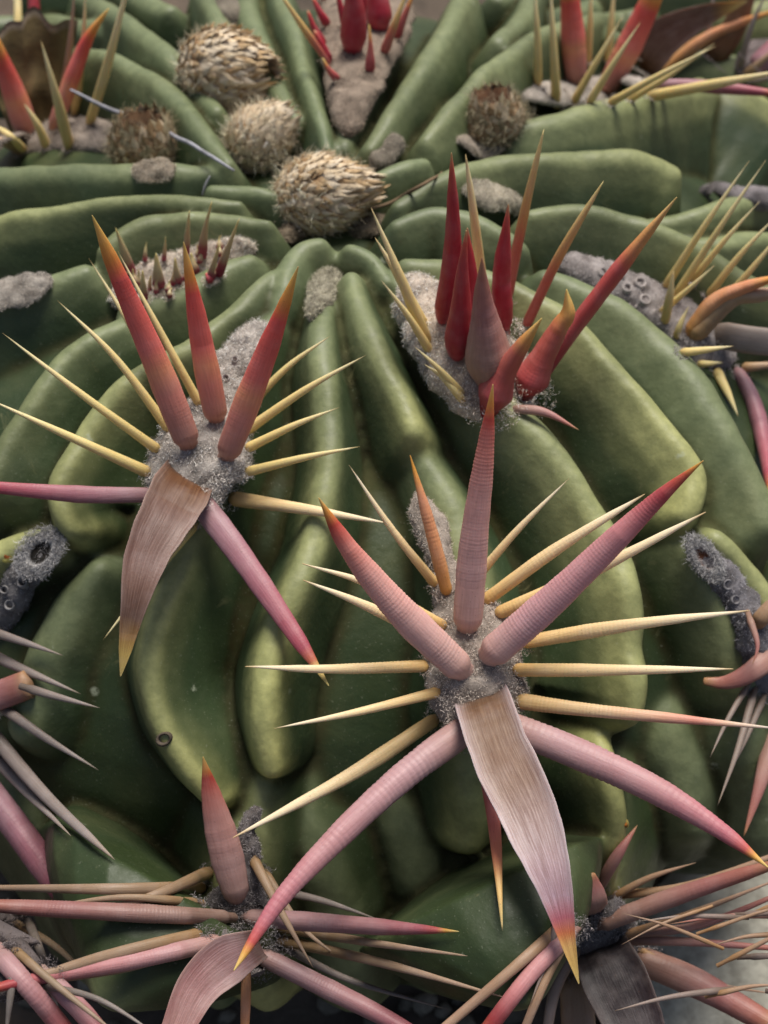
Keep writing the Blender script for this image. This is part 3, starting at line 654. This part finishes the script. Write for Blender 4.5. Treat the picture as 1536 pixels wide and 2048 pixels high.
spine(Q, [(1075,755),(1160,640),(1260,510),(1354,394)], [(0,40),(.2,36),(.6,36),(.8,22),(1,2)], 'redlong', rise=.6, **c)
spine(Q, [(980,745),(972,660),(965,590),(964,515)], [(0,118),(.25,96),(.5,60),(.62,46),(.75,34),(1,2)], [ 'tanpink','crimyel'][0], rise=.9, base_up=.001, **c)
spine(Q, [(1055,775),(1085,715),(1118,655),(1136,625),(1133,578)], [(0,56),(.14,78),(.35,54),(.6,42),(.8,32),(1,2)], 'crimyel', rise=.6, base_up=.0015, **c)
spine(Q, [(985,800),(1010,745),(1045,690),(1084,636)], [(0,70),(.15,78),(.35,50),(.7,32),(1,2)], 'crimyel', rise=.8, base_up=.002, **c)
spine(Q, [(1030,818),(1090,825),(1158,860)], [(0,18),(.3,24),(1,2)], 'tanpink', rise=.3)
# --- A7
Q = A7w
rad(Q, [([(1332,572),(1410,450),(1498,322)],20),([(1352,590),(1440,455),(1532,320)],20),([(1385,560),(1450,480),(1520,402)],18),([(1418,590),(1480,510),(1555,430)],20),([(1450,600),(1510,530),(1575,450)],20),
        ([(1330,642),(1340,590),(1347,540)],[(0,20),(.4,22),(1,2)],'yellow',.8),([(1325,622),(1375,580),(1430,530)],18,'yellow',.6),([(1353,672),(1362,645),(1378,612)],18,'yellow',.6),
        ([(1368,705),(1410,700),(1467,692)],22,'yellow',.3),([(1400,728),(1420,727),(1446,725)],18),([(1435,745),(1455,785),(1477,833)],26)], rise=.5)
c = dict(name='central_spine', flat=.8, ring=.03, period=8)
spine(Q, [(1385,660),(1430,605),(1490,575),(1570,550)], [(0,36),(.3,40),(.7,26),(1,8)], 'orange', rise=.6, **c)
spine(Q, [(1395,665),(1460,600),(1520,590),(1600,580)], [(0,44),(.4,40),(1,20)], 'tan', rise=.5, **c)
spine(Q, [(1440,670),(1500,680),(1600,690)], 62, 'grey', rise=.5, flat=.35, stub=True, name='hooked_spine')
spine(Q, [(1475,745),(1505,800),(1528,890),(1545,1010)], [(0,28),(.4,38),(.8,24),(1,4)], 'purple', rise=.4, **c)
spine(Q, [(1490,735),(1600,725)], 24, 'tan', rise=.2)
# --- A8
Q = A8w
rad(Q, [([(1075,165),(1075,80),(1068,-40)],22),([(1112,195),(1107,90),(1100,-40)],24),([(1175,120),(1180,50),(1183,-40)],20),([(1215,120),(1222,50),(1230,-40)],22),
        ([(1148,203),(1195,120),(1246,32)],20),([(1180,203),(1225,130),(1281,44)],20),([(1222,205),(1320,150),(1432,92)],20),([(1262,198),(1340,150),(1430,86)],18),([(1305,192),(1420,170),(1580,140)],[(0,26),(.5,22),(1,4)])], rise=.5)
c = dict(name='central_spine', flat=.6, ring=.03, period=8)
spine(Q, [(1152,155),(1145,60),(1135,-60)], [(0,46),(.4,54),(1,30)], 'red', rise=.6, **c)
spine(Q, [(1215,175),(1265,80),(1325,-50)], [(0,44),(.4,58),(1,40)], 'red', rise=.6, **c)
spine(Q, [(1262,100),(1290,40),(1325,-40)], [(0,30),(.4,36),(1,26)], 'purple', rise=.5, **c)
spine(Q, [(1270,135),(1320,80),(1400,35),(1495,2)], [(0,80),(.2,92),(.5,62),(.8,30),(1,2)], 'strapbrown', rise=.6, flat=.2, strap=True, name='hooked_spine')
spine(Q, [(1325,145),(1400,85),(1470,50),(1560,18)], [(0,24),(.3,30),(.7,18),(1,4)], 'orange', rise=.5, **c)
spine(Q, [(1310,170),(1400,172),(1580,190)], [(0,24),(.5,28),(1,10)], 'purple', rise=.3, **c)
A15w = areole([(1470,150,20),(1515,120,34),(1570,100,40)], (.26,.22,.22), hair=1800, hlen=.0015)
spine(A15w, [(1430,115),(1470,50),(1495,-40)], [(0,56),(1,50)], 'strapold', rise=.5, flat=.3, name='hooked_spine')
spine(A15w, [(1520,130),(1570,60)], 60, 'purple', rise=.3, flat=.5, name='central_spine')
rad(A15w, [([(1490,150),(1540,110),(1600,70)],20,'tan'),([(1480,140),(1500,60),(1540,-30)],18,'grey'),([(1410,100),(1420,40),(1430,-30)],20,'grey'),([(1500,165),(1600,140)],18,'grey')], rise=.5)
# --- A9
Q = A9w
c = dict(name='central_spine', flat=.9)
spine(Q, [(706,85),(708,20),(700,-60)], [(0,56),(.2,60),(.5,48),(1,10)], 'crimson', rise=.8, base_up=.001, **c)
spine(Q, [(758,40),(755,-10),(750,-60)], [(0,58),(.2,60),(1,20)], 'crimson', rise=.6, base_up=.001, **c)
spine(Q, [(735,20),(728,-20),(720,-60)], [(0,50),(1,20)], 'crimson', rise=.6, **c)
rad(Q, [([(740,138),(741,95),(738,48)],[(0,22),(.15,26),(.4,14),(1,3)],'crimyel'),([(660,130),(610,60),(562,-10)],[(0,10),(.4,18),(1,6)],'redyel'),([(672,155),(658,140),(645,115)],[(0,20),(.3,16),(1,3)],'crimyel'),
        ([(656,118),(642,85),(628,60)],[(0,24),(1,8)],'crimson'),([(645,85),(628,55),(615,20)],[(0,22),(1,6)],'crimson'),([(652,45),(640,25),(625,-5)],[(0,24),(1,6)],'crimson'),
        ([(770,100),(785,60),(815,-20)],[(0,24),(.4,18),(1,4)],'redyel'),([(795,70),(810,30),(830,-20)],[(0,22),(.4,16),(1,4)],'crimyel'),([(690,50),(680,10),(670,-40)],20,'crimson'),([(645,-5),(640,-30)],20,'crimson')], rise=.5)
# --- A10
Q = A10w
c = dict(name='central_spine', flat=.8)
spine(Q, [(50,250),(22,170),(-20,60)], [(0,58),(.4,50),(1,20)], 'red', rise=.8, **c)
spine(Q, [(110,250),(150,140),(180,70),(219,15)], [(0,30),(.4,36),(.7,26),(1,2)], 'red', rise=.6, **c)
spine(Q, [(70,80),(66,-40)], [(0,26),(1,24)], 'crimson', rise=.2, base_up=.02, **c)
rad(Q, [([(138,292),(112,190),(82,82)],[(0,24),(.3,26),(1,2)]),([(180,243),(215,130),(256,-30)],[(0,22),(.4,22),(1,8)]),([(150,225),(165,100),(172,-30)],22),([(92,290),(75,250),(48,207)],[(0,22),(.5,18),(1,2)]),([(45,298),(10,265),(-40,240)],22),
        ([(125,200),(140,90),(150,-30)],20,'tan'),([(35,90),(36,30),(34,-30)],[(0,18),(1,16)],'yellow',.1)], rise=.7)
spine(Q, [(40,300),(10,285),(-40,270)], 30, 'tan', rise=.3)
# --- A11 (very young)
Q = A11w
rad(Q, [([(262,545),(247,500),(231,455)],[(0,26),(.3,24),(.6,14),(1,2)]),([(372,510),(375,465),(379,420)],[(0,16),(.4,14),(1,2)]),([(404,512),(410,460),(424,402)],[(0,24),(.25,22),(.5,12),(1,2)]),
        ([(438,548),(455,500),(479,436)],[(0,22),(.3,20),(.5,12),(1,2)]),([(418,558),(430,520),(439,486)],[(0,18),(.5,12),(1,2)]),([(290,520),(291,500),(293,484)],12),([(328,520),(330,495),(331,472)],12),
        ([(318,570),(315,540),(312,505)],[(0,34),(.4,24),(1,3)]),([(288,595),(286,565),(285,540)],[(0,22),(.4,16),(1,3)]),([(358,562),(352,540),(350,515)],[(0,22),(.4,16),(1,3)]),([(390,540),(385,525),(382,505)],[(0,26),(1,4)]),
        ([(420,560),(416,553),(412,545)],[(0,18),(1,6)],'crimson'),([(255,540),(250,530),(246,520)],[(0,20),(1,5)],'crimson')], kind='budyel', rise=.9, sink=.0005)
for i in range(16):
    u = (i+.5)/16; x = 250 + 200*u + random.uniform(-10, 10); y = 605 - 75*u + random.uniform(-38, 24); h = random.uniform(14, 40)
    spine(Q, [(x, y), (x+random.uniform(-3, 4), y-h*.6), (x+random.uniform(-4, 8), y-h)], [(0,random.uniform(10,20)),(.3,random.uniform(10,17)),(.5,8),(1,2)], 'budyel', rise=.9, sink=.0005)
# --- A13 / left edge
DIM = np.array([.78, .78, .80])  # shade painted into the left-edge spine colours
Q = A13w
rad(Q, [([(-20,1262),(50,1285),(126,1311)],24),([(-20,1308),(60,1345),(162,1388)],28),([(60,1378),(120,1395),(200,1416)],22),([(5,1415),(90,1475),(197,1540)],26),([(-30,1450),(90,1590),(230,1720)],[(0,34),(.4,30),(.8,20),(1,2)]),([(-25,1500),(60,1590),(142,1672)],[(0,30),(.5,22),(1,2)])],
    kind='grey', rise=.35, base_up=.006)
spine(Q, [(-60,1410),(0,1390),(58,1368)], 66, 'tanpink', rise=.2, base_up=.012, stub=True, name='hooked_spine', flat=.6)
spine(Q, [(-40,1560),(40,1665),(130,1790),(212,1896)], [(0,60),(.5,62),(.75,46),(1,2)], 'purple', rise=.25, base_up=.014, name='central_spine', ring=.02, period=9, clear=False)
# --- A3
WS = .80
DIM = np.array([.66, .66, .66])  # low spines: shade put into their colour, duller pinks too
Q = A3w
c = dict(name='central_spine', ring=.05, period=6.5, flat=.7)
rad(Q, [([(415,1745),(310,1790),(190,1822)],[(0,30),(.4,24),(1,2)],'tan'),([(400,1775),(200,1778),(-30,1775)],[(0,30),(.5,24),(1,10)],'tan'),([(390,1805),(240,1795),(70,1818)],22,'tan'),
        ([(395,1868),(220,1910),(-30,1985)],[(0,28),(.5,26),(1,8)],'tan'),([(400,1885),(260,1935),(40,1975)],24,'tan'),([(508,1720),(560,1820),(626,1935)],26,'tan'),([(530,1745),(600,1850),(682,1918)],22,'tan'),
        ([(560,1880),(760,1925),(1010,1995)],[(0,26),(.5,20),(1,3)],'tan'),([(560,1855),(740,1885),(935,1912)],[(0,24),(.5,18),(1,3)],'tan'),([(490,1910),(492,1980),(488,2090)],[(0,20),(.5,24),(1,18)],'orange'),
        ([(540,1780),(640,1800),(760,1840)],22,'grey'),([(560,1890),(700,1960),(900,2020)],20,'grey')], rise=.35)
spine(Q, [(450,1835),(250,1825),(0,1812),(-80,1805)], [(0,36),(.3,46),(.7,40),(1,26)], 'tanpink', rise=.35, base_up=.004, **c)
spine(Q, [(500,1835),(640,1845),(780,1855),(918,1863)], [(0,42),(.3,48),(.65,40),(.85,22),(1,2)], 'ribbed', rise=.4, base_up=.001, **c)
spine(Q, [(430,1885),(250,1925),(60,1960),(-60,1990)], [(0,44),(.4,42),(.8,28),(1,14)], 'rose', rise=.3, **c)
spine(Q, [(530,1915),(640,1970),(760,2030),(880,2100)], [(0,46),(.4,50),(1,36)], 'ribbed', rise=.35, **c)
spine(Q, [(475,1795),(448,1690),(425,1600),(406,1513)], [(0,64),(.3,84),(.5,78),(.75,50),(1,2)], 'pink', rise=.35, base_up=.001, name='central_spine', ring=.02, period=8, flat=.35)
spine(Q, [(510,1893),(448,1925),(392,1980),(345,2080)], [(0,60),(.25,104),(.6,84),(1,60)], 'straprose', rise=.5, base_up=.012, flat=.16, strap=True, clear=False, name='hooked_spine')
# --- A5
DIM = np.array([.76, .70, .68])  # shade painted into these low spines, with a browner hue
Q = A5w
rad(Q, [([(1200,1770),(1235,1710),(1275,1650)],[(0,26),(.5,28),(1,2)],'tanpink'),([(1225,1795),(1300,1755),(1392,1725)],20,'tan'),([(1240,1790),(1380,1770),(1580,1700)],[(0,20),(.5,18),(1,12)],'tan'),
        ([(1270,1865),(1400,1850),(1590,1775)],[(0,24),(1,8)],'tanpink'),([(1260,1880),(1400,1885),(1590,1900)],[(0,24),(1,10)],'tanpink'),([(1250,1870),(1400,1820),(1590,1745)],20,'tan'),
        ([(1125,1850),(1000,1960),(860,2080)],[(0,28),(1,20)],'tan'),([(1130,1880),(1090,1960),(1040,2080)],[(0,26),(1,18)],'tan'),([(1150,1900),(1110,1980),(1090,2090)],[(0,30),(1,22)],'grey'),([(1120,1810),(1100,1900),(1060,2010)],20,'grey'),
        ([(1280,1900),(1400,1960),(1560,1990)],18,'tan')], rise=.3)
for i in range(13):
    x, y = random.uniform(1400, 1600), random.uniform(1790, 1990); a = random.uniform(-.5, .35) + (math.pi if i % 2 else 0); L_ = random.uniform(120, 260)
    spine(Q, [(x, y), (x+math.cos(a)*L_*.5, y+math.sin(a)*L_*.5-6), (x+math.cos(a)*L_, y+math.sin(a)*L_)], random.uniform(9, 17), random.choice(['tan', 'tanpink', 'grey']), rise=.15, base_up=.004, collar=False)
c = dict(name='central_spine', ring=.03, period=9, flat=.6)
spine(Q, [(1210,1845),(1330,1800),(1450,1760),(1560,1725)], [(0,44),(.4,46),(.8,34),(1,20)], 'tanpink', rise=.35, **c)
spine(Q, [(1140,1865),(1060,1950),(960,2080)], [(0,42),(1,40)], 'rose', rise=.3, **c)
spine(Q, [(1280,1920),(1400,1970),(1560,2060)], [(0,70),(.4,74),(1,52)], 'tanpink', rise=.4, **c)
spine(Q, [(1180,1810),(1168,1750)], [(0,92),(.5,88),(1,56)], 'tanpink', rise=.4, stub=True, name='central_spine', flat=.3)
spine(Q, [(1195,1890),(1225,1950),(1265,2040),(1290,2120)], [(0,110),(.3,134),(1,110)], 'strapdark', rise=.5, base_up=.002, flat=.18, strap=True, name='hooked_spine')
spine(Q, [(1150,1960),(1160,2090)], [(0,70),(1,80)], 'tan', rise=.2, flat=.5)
WS = .93
# --- A6 right edge
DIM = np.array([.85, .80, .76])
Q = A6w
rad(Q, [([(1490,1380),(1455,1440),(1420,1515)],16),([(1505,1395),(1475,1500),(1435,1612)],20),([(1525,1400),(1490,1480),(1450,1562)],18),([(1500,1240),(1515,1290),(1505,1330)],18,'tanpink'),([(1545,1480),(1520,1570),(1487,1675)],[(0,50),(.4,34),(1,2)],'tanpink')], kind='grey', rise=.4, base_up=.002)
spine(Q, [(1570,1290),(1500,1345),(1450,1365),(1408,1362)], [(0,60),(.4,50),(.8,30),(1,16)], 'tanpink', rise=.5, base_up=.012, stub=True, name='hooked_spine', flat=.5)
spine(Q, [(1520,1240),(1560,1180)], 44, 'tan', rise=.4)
WS = .78
# --- bottom-left areole
DIM = np.array([.58, .60, .60])  # corner spines darkened in colour to stand for shade
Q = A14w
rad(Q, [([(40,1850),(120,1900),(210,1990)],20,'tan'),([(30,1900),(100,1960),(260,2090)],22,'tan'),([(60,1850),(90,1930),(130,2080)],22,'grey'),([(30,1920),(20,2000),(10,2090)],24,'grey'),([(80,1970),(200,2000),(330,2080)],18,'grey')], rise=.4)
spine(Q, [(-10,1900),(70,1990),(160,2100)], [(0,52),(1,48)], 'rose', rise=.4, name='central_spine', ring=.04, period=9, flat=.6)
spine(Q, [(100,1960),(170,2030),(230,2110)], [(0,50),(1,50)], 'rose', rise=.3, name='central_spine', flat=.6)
for nm, R0 in COLLAR.items():
    ar = bpy.data.objects[nm]; R0 = np.vstack(R0); c = AC[nm]
    hairs('wool', R0, ell_n(R0), ar, .0009, .000045, np.array(c)*1.15, curl=1.4)
# ------------------------------------------------------------------ dried flowers
def scale_mesh():
    V = []; n, m = 6, 5
    for i in range(n):
        t = i/(n-1); wd = .5*math.sin(math.pi*min(1, .25+t*.75))**.7*(1-t**3) if i < n-1 else .0
        for j in range(m):
            s = -1 + 2*j/(m-1); V.append((s*wd, t*1.0, .16*(1-s*s)*(1-t) + .22*t*t))
    k = len(V); V += [(x, y, z-.07) for x, y, z in V]
    F = grid_faces(n, m); F2 = [tuple(q+k for q in f[::-1]) for f in F]
    V = np.array(V); t = V[:, 1:2]
    return V, F+F2, t
SV, SF, ST = scale_mesh()
def make_scale_data(c0, c1, nm):
    me = bpy.data.meshes.new(nm); me.from_pydata(SV.tolist(), [], SF); me.polygons.foreach_set('use_smooth', [True]*len(me.polygons))
    a = me.color_attributes.new('Col', 'FLOAT_COLOR', 'POINT'); c = np.ones((len(SV), 4))
    k = np.clip(ST*1.25-.1, 0, 1); c[:, :3] = np.array(c0)*(1-k) + np.array(c1)*k; a.data.foreach_set('color', c.ravel()); me.materials.append(M_DRY)
    return me
SC_L = [make_scale_data((.72,.58,.40), (.88,.72,.50), 'pale_scale'), make_scale_data((.76,.64,.47), (.92,.79,.60), 'white_scale'), make_scale_data((.34,.20,.10), (.70,.52,.30), 'brown_scale')]
SC_D = [make_scale_data((.26,.20,.11), (.50,.43,.28), 'green_scale'), make_scale_data((.20,.12,.06), (.40,.27,.14), 'dark_scale')]
from mathutils import Matrix
def flower(cx, cy, ax2, length, radius, n, mats, toward=.5, up=.004, slen=.9, hole=None, hcol=(.86, .72, .52), single=60, mouth=.93):
    """cx,cy centre px; ax2 direction of the tip in the picture; length, radius px"""
    B = hit(cx, cy); P0 = B + unit(CAM-B)*up; z = zof(P0); s = z/FPX
    ax = unit(RT*ax2[0] + UP*(-ax2[1]) + (-FW)*toward); Lh = length*s/2; R = radius*s
    e1 = unit(np.cross(ax, UP+.01)); e2 = np.cross(ax, e1)
    nu, nv = 26, 18; V = []
    def surf(u, th):                     # u 0 base .. 1 tip
        rr = R*math.sin(math.pi*(.10+(mouth-.10)*u))**.6*(1-.28*u**3); h = -Lh + 2*Lh*u*.93
        return P0 + ax*h + (e1*math.cos(th)+e2*math.sin(th))*rr
    for i in range(nv):
        for j in range(nu): 
            q = surf(i/(nv-1), 2*math.pi*j/nu); V.append(q + unit(q-P0)*.0006*nz(q, 500))
    F = grid_faces(nv, nu, True); k = len(V)
    V.append(surf(0, 0)*.5+surf(0, math.pi)*.5); F += [(k, (j+1) % nu, j) for j in range(nu)]
    # hollow mouth
    top = (nv-1)*nu; rim = [V[top+j] for j in range(nu)]; cen = sum(rim)/nu - ax*R*.7
    k = len(V); V += [q*.45 + cen*.55 for q in rim]; V.append(cen)
    F += [(top+j, top+(j+1) % nu, k+(j+1) % nu, k+j) for j in range(nu)] + [(k+j, k+(j+1) % nu, k+nu) for j in range(nu)]
    col = np.full((len(V), 3), .0) + np.array(mats is SC_D and (.10,.07,.04) or (.36,.24,.14)); 
    if hole is not None: col[-nu-1:] = hole; col[top:top+nu] = np.array(hole)*1.0
    o = mesh('dried_flower', V, F, M_DRY, plant, col=col)
    ga = math.pi*(3-math.sqrt(5)); cand = []
    for i in range(n):
        u = .04 + .90*(i+.5)/n; th = i*ga + random.uniform(-.1, .1)
        q = surf(u, th); q2 = surf(min(1, u+.03), th); qt = surf(u, th+.05)
        y = unit(q2-q); x = unit(qt-q); zz = unit(np.cross(x, y)); 
        if zz @ (q-P0) < 0: x = -x; zz = -zz
        tilt = .07 + .20*u + random.uniform(-.08, .16); y2 = unit(y*math.cos(tilt) + zz*math.sin(tilt)); z2 = unit(np.cross(x, y2)); 
        tw = random.uniform(-.3, .3); x2 = unit(x*math.cos(tw)+y2*math.sin(tw)); y2 = unit(np.cross(z2, x2))
        sc = R*.235*random.uniform(.8, 1.15); ln = R*.36*slen*random.uniform(.75, 1.25)*(.7+.3*u+.8*u**4)
        M = Matrix([[x2[a]*sc, y2[a]*ln, z2[a]*ln*.8, q[a]] for a in range(3)] + [[0, 0, 0, 1]])
        cand.append((float(zz @ unit(CAM-q)), M, random.choice(mats)))
    cand.sort(key=lambda c: -c[0])
    for f, M, me in cand[:single]:
        so_ = bpy.data.objects.new('scale', me); COL.objects.link(so_); so_.parent = o; so_.matrix_world = M
    RV, RC, RF = [], [], []
    for f, M, me in cand[single:]:
        k = len(RV)*len(SV); m4 = np.array(M); RV.append(SV @ m4[:3, :3].T + m4[:3, 3])
        cc = np.empty(len(SV)*4); me.color_attributes['Col'].data.foreach_get('color', cc); RC.append(cc.reshape(-1, 4)[:, :3]); RF += [tuple(i+k for i in q) for q in SF]
    mesh('scale', np.vstack(RV), RF, M_DRY, o, col=np.vstack(RC), kind='stuff')
    rt = np.array([surf(rng.random(), rng.random()*6.283) for _ in range(3200)])
    hairs('fuzz', rt, unit(unit(rt-P0) + ax*.9), o, .0030, .00005, hcol, curl=.5)
    return o
flower(458, 146, (.85, .15), 195, 86, 520, SC_L, toward=.55, up=.010, single=90, hole=(.50,.36,.13), slen=1.1)
flower(528, 272, (.75, -.55), 150, 66, 380, SC_L[:2], toward=.35, up=.008, single=60)
flower(652, 388, (.97, -.06), 192, 77, 520, SC_L, toward=.25, up=.009, single=100, slen=1.15, hole=(.34,.22,.08))
flower(292, 290, (-.05, -.8), 130, 74, 260, SC_D+[SC_L[0]], toward=.7, up=.006, hole=(.04,.02,.01), slen=.7, single=24, mouth=.80, hcol=(.36,.31,.20))
flower(986, 240, (-.1, -.8), 122, 68, 250, SC_D+[SC_L[0]], toward=.7, up=.006, hole=(.05,.02,.01), slen=.6, single=24, mouth=.80, hcol=(.40,.35,.24))
# collars of wool under the two round buds
FW1 = areole([(270,338,20),(315,350,30),(350,335,22)], (.50,.43,.34), hair=5000, hlen=.0016, thick=.0010)
FW2 = areole([(915,285,24),(950,300,34),(1010,298,28)], (.52,.45,.37), hair=5000, hlen=.0016, thick=.0012)
# glands (old ring scars) on the wool, hollows, scars, corky wounds
def gland(par, x, y, r, dark=(.12, .08, .06), rim=(.5, .45, .43), name='gland', sx=1.0, ang=0.0):
    P0 = hit(x, y); nn = unit(ell_n(P0)+.6*unit(CAM-P0)); s = zof(P0)/FPX
    e1 = unit(np.cross(nn, np.cross(RT*math.cos(ang)+UP*math.sin(ang), nn))); e2 = np.cross(nn, e1)
    V, Cc = [], []
    fl = name == 'rust_scar'
    if fl: nn = ell_n(P0)
    for rr, h, c in ((1.25, -.0016, rim), (1.1, -.0008, rim), (.9, -.0005, rim), (.72, -.0008, rim), (.55, -.0014, dark), (.2, -.0016, dark)):
        for k in range(18):
            a = 2*math.pi*k/18; q = P0 + (e1*math.cos(a)*sx + e2*math.sin(a))*rr*r*s + nn*(h + (.0016 if name == 'hollow' else .0011)); V.append(q + nn*(.0003*nz(q, 900) - (h + .0009 + .0006*rr if fl else 0))); Cc.append(c)
    F = grid_faces(6, 18, True); F.append(tuple(90+k for k in range(18)))
    o = mesh(name, V, F, M_DIRT, par, col=np.array(Cc))
    if name == 'hollow':
        R0 = np.array([P0 + (e1*math.cos(a)*sx + e2*math.sin(a))*q*r*s + nn*.0012 for a, q in zip(rng.uniform(0, 6.28, 2600), rng.uniform(.8, 1.5, 2600))])
        hairs('wool', R0, unit(np.tile(nn, (len(R0), 1)) + unit(R0-P0)*.6), par, .0014, .000045, (.44, .43, .43))
    return o
BVH = RB()
for x, y, r in ((1240,548,11),(1280,566,11),(1254,577,9),(1290,600,11),(1265,610,8),(1205,545,9)): gland(A7w, x, y, r)
for x, y, r in ((452,757,7),(470,720,6),(480,790,6)): gland(A1w, x, y, r)
for x, y, r in ((1085,183,8),(1065,215,6)): gland(A8w, x, y, r)
gland(A13w, 82, 1107, 30, dark=(.012,.012,.012), rim=(.40,.39,.38), name='hollow', sx=1.35, ang=.9)
for x, y, r in ((45,1165,10),(20,1210,10),(10,1180,8)): gland(A13w, x, y, r, dark=(.03,.03,.03), rim=(.3,.29,.29))
gland(A6w, 1405, 1118, 20, dark=(.16,.06,.03), rim=(.40,.38,.38), name='hollow', sx=1.9, ang=-.95)
for x, y, r in ((1455,1170,10),(1470,1200,9)): gland(A6w, x, y, r, dark=(.06,.05,.05), rim=(.35,.34,.36))
gland(plant, 328, 1478, 12, dark=(.22,.17,.16), rim=(.10,.08,.06), name='corky_wound', sx=1.3, ang=.5)
gland(plant, 1250, 1650, 9, dark=(.40,.13,.02), rim=(.40,.30,.08), name='rust_scar')
gland(plant, 12, 1108, 14, dark=(.38,.10,.02), rim=(.30,.28,.08), name='rust_scar')
# ------------------------------------------------------------------ loose things
def strand(name, pts, w, up, mat, col, n=40, wob=.0006):
    C = catmull(pts, n); P = []
    for i, (x, y) in enumerate(C):
        q = hit(x, y, 0); P.append(zof(q))
    z = np.minimum(np.array(P), np.median(P)+.006)
    for _ in range(20): z[1:-1] = (z[:-2]+z[1:-1]+z[2:])/3
    z -= up
    P = np.array([CAM + ray(x, y)/(ray(x, y)@FW)*zz for (x, y), zz in zip(C, z)]); T = unit(np.gradient(P, axis=0)); vd = unit(CAM-P)
    B = unit(np.cross(T, vd)); V = []
    for i in range(n):
        r = w/2*z[i]/FPX*(1-.5*abs(2*i/(n-1)-1)**3)
        for k in range(8):
            a = 2*math.pi*k/8; V.append(P[i] + (B[i]*math.cos(a)+np.cross(B[i], T[i])*math.sin(a))*r + B[i]*wob*nz(P[i], 120))
    F = grid_faces(n, 8, True)
    F += [tuple(range(8))[::-1], tuple((n-1)*8+k for k in range(8))]
    return mesh(name, V, F, mat, None, col=np.array(col))
tag(strand('plant_fibre', [(140,180),(200,210),(300,245),(400,300),(468,342)], 9, .004, M_DIRT, (.40,.40,.44)), 'thin pale fibre lying across the ribs beside the round dried flower', 'fibre')
tag(strand('dry_twig', [(742,418),(790,400),(840,372),(884,345)], 8, .004, M_DIRT, (.22,.15,.09)), 'thin brown twig lying in the groove right of the crown', 'twig')
tag(strand('plant_hair', [(405,392),(412,370),(420,352)], 5, .004, M_DIRT, (.40,.40,.42), n=16), 'short curved white hair above the left dark rib', 'hair')
def leaf():
    nu, nv = 34, 22; V = []; Cc = []
    z0 = zof(hit(90, 150)) - .012
    for i in range(nv):
        t = i/(nv-1)
        for j in range(nu):
            s = j/(nu-1)
            xt = -60 + 215*s; xb = 20 + 110*s
            yt = 52 + 20*math.sin(s*9) - 8*math.sin(s*23) - (28*s if s > .5 else 0)
            x = xt*(1-t) + xb*t; y = yt*(1-t) + 265*t
            zz = z0 + .006*t + .0022*math.sin(s*7+t*2) + .0015*nz((s*3, t*3, 1), 1.3)
            V.append(CAM + ray(x, y)/(ray(x, y)@FW)*zz); f = .75+.5*nz((s*5, t*5, 4), 1)
            Cc.append(np.array((.17, .125, .055))*f if t > .06 else np.array((.30, .24, .17)))
    k = len(V); V = np.array(V); V2 = V + FW*.0005
    F = grid_faces(nv, nu); F += [tuple(q+k for q in f[::-1]) for f in grid_faces(nv, nu)]
    for j in range(nu-1): F.append((j, j+1, j+1+k, j+k)); b = (nv-1)*nu; F.append((b+j, b+j+k, b+j+1+k, b+j+1))
    for i in range(nv-1): F.append((i*nu, i*nu+k, (i+1)*nu+k, (i+1)*nu)); b = nu-1; F.append((i*nu+b, (i+1)*nu+b, (i+1)*nu+b+k, i*nu+b+k))
    o = mesh('dry_leaf', np.vstack([V, V2]), F, M_DIRT, None, col=np.array(Cc+Cc))
    tag(o, 'curled brown dead leaf with torn edge caught among the spines', 'leaf')
leaf()
# ------------------------------------------------------------------ ground
GZ = -.066
def ground_mat():
    m, n, b = newmat('soil'); tc = N(n, 'ShaderNodeTexCoord')
    a = N(n, 'ShaderNodeTexNoise', Scale=40.0, Detail=8.0, Roughness=.7); n.links.new(tc.outputs['Object'], a.inputs['Vector'])
    n.links.new(ramp(n, a.outputs[0], .3, .7, (.03, .022, .015, 1), (.14, .105, .075, 1)), b.inputs['Base Color']); b.inputs['Roughness'].default_value = .95
    bp = N(n, 'ShaderNodeBump', Strength=.8, Distance=.003); n.links.new(a.outputs[0], bp.inputs['Height']); n.links.new(bp.outputs[0], b.inputs['Normal'])
    return m
g = mesh('ground', [(-30, -30, GZ), (30, -30, GZ), (30, 30, GZ), (-30, 30, GZ)], [(0, 1, 2, 3)], ground_mat(), kind='structure')
def rock_mesh(seed, sub=3, rough=.25):
    import bmesh
    bm = bmesh.new(); bmesh.ops.create_icosphere(bm, subdivisions=sub, radius=1)
    V = np.array([v.co[:] for v in bm.verts]); F = [tuple(v.index for v in f.verts) for f in bm.faces]; bm.free()
    for i in range(len(V)): V[i] *= 1 + rough*nz(V[i]+seed*7.3, 1.1) + rough*.35*nz(V[i]+seed, 3.1)
    return V, F
def on_ground(x, y):
    d = ray(x, y); t = (GZ - CAM[2])/d[2]; return CAM + d*t
V, F = rock_mesh(3, 4, .3); c0 = on_ground(1450, 1960)
st = mesh('pale_stone', V*np.array([.030, .024, .013]) + c0 + np.array([.004, 0, .006]), F, M_DIRT, None, col=(.50, .48, .40)); 
tag(st, 'pale cream stone on the ground at the lower right, behind the long thin spines', 'stone')
PV, PF, PC = [], [], []; k = 0
proto = [rock_mesh(s, 1, .35) for s in range(6)]
for _ in range(2600):
    V, F = proto[random.randrange(6)]; r = .0015 + .004*random.random()**3
    a = random.uniform(0, 6.283); d = .075 + .15*random.random(); p = np.array([math.cos(a)*d, math.sin(a)*d, GZ + r*.3])
    PV.append(V*np.array([r, r*.8, r*.6]) + p); PF += [tuple(q+k for q in f) for f in F]; k += len(V)
    PC.append(np.full((len(V), 3), 1.0)*np.array((.20, .17, .13))*random.uniform(.4, 1.5))
mesh('gravel', np.vstack(PV), PF, M_DIRT, None, col=np.vstack(PC), kind='stuff')
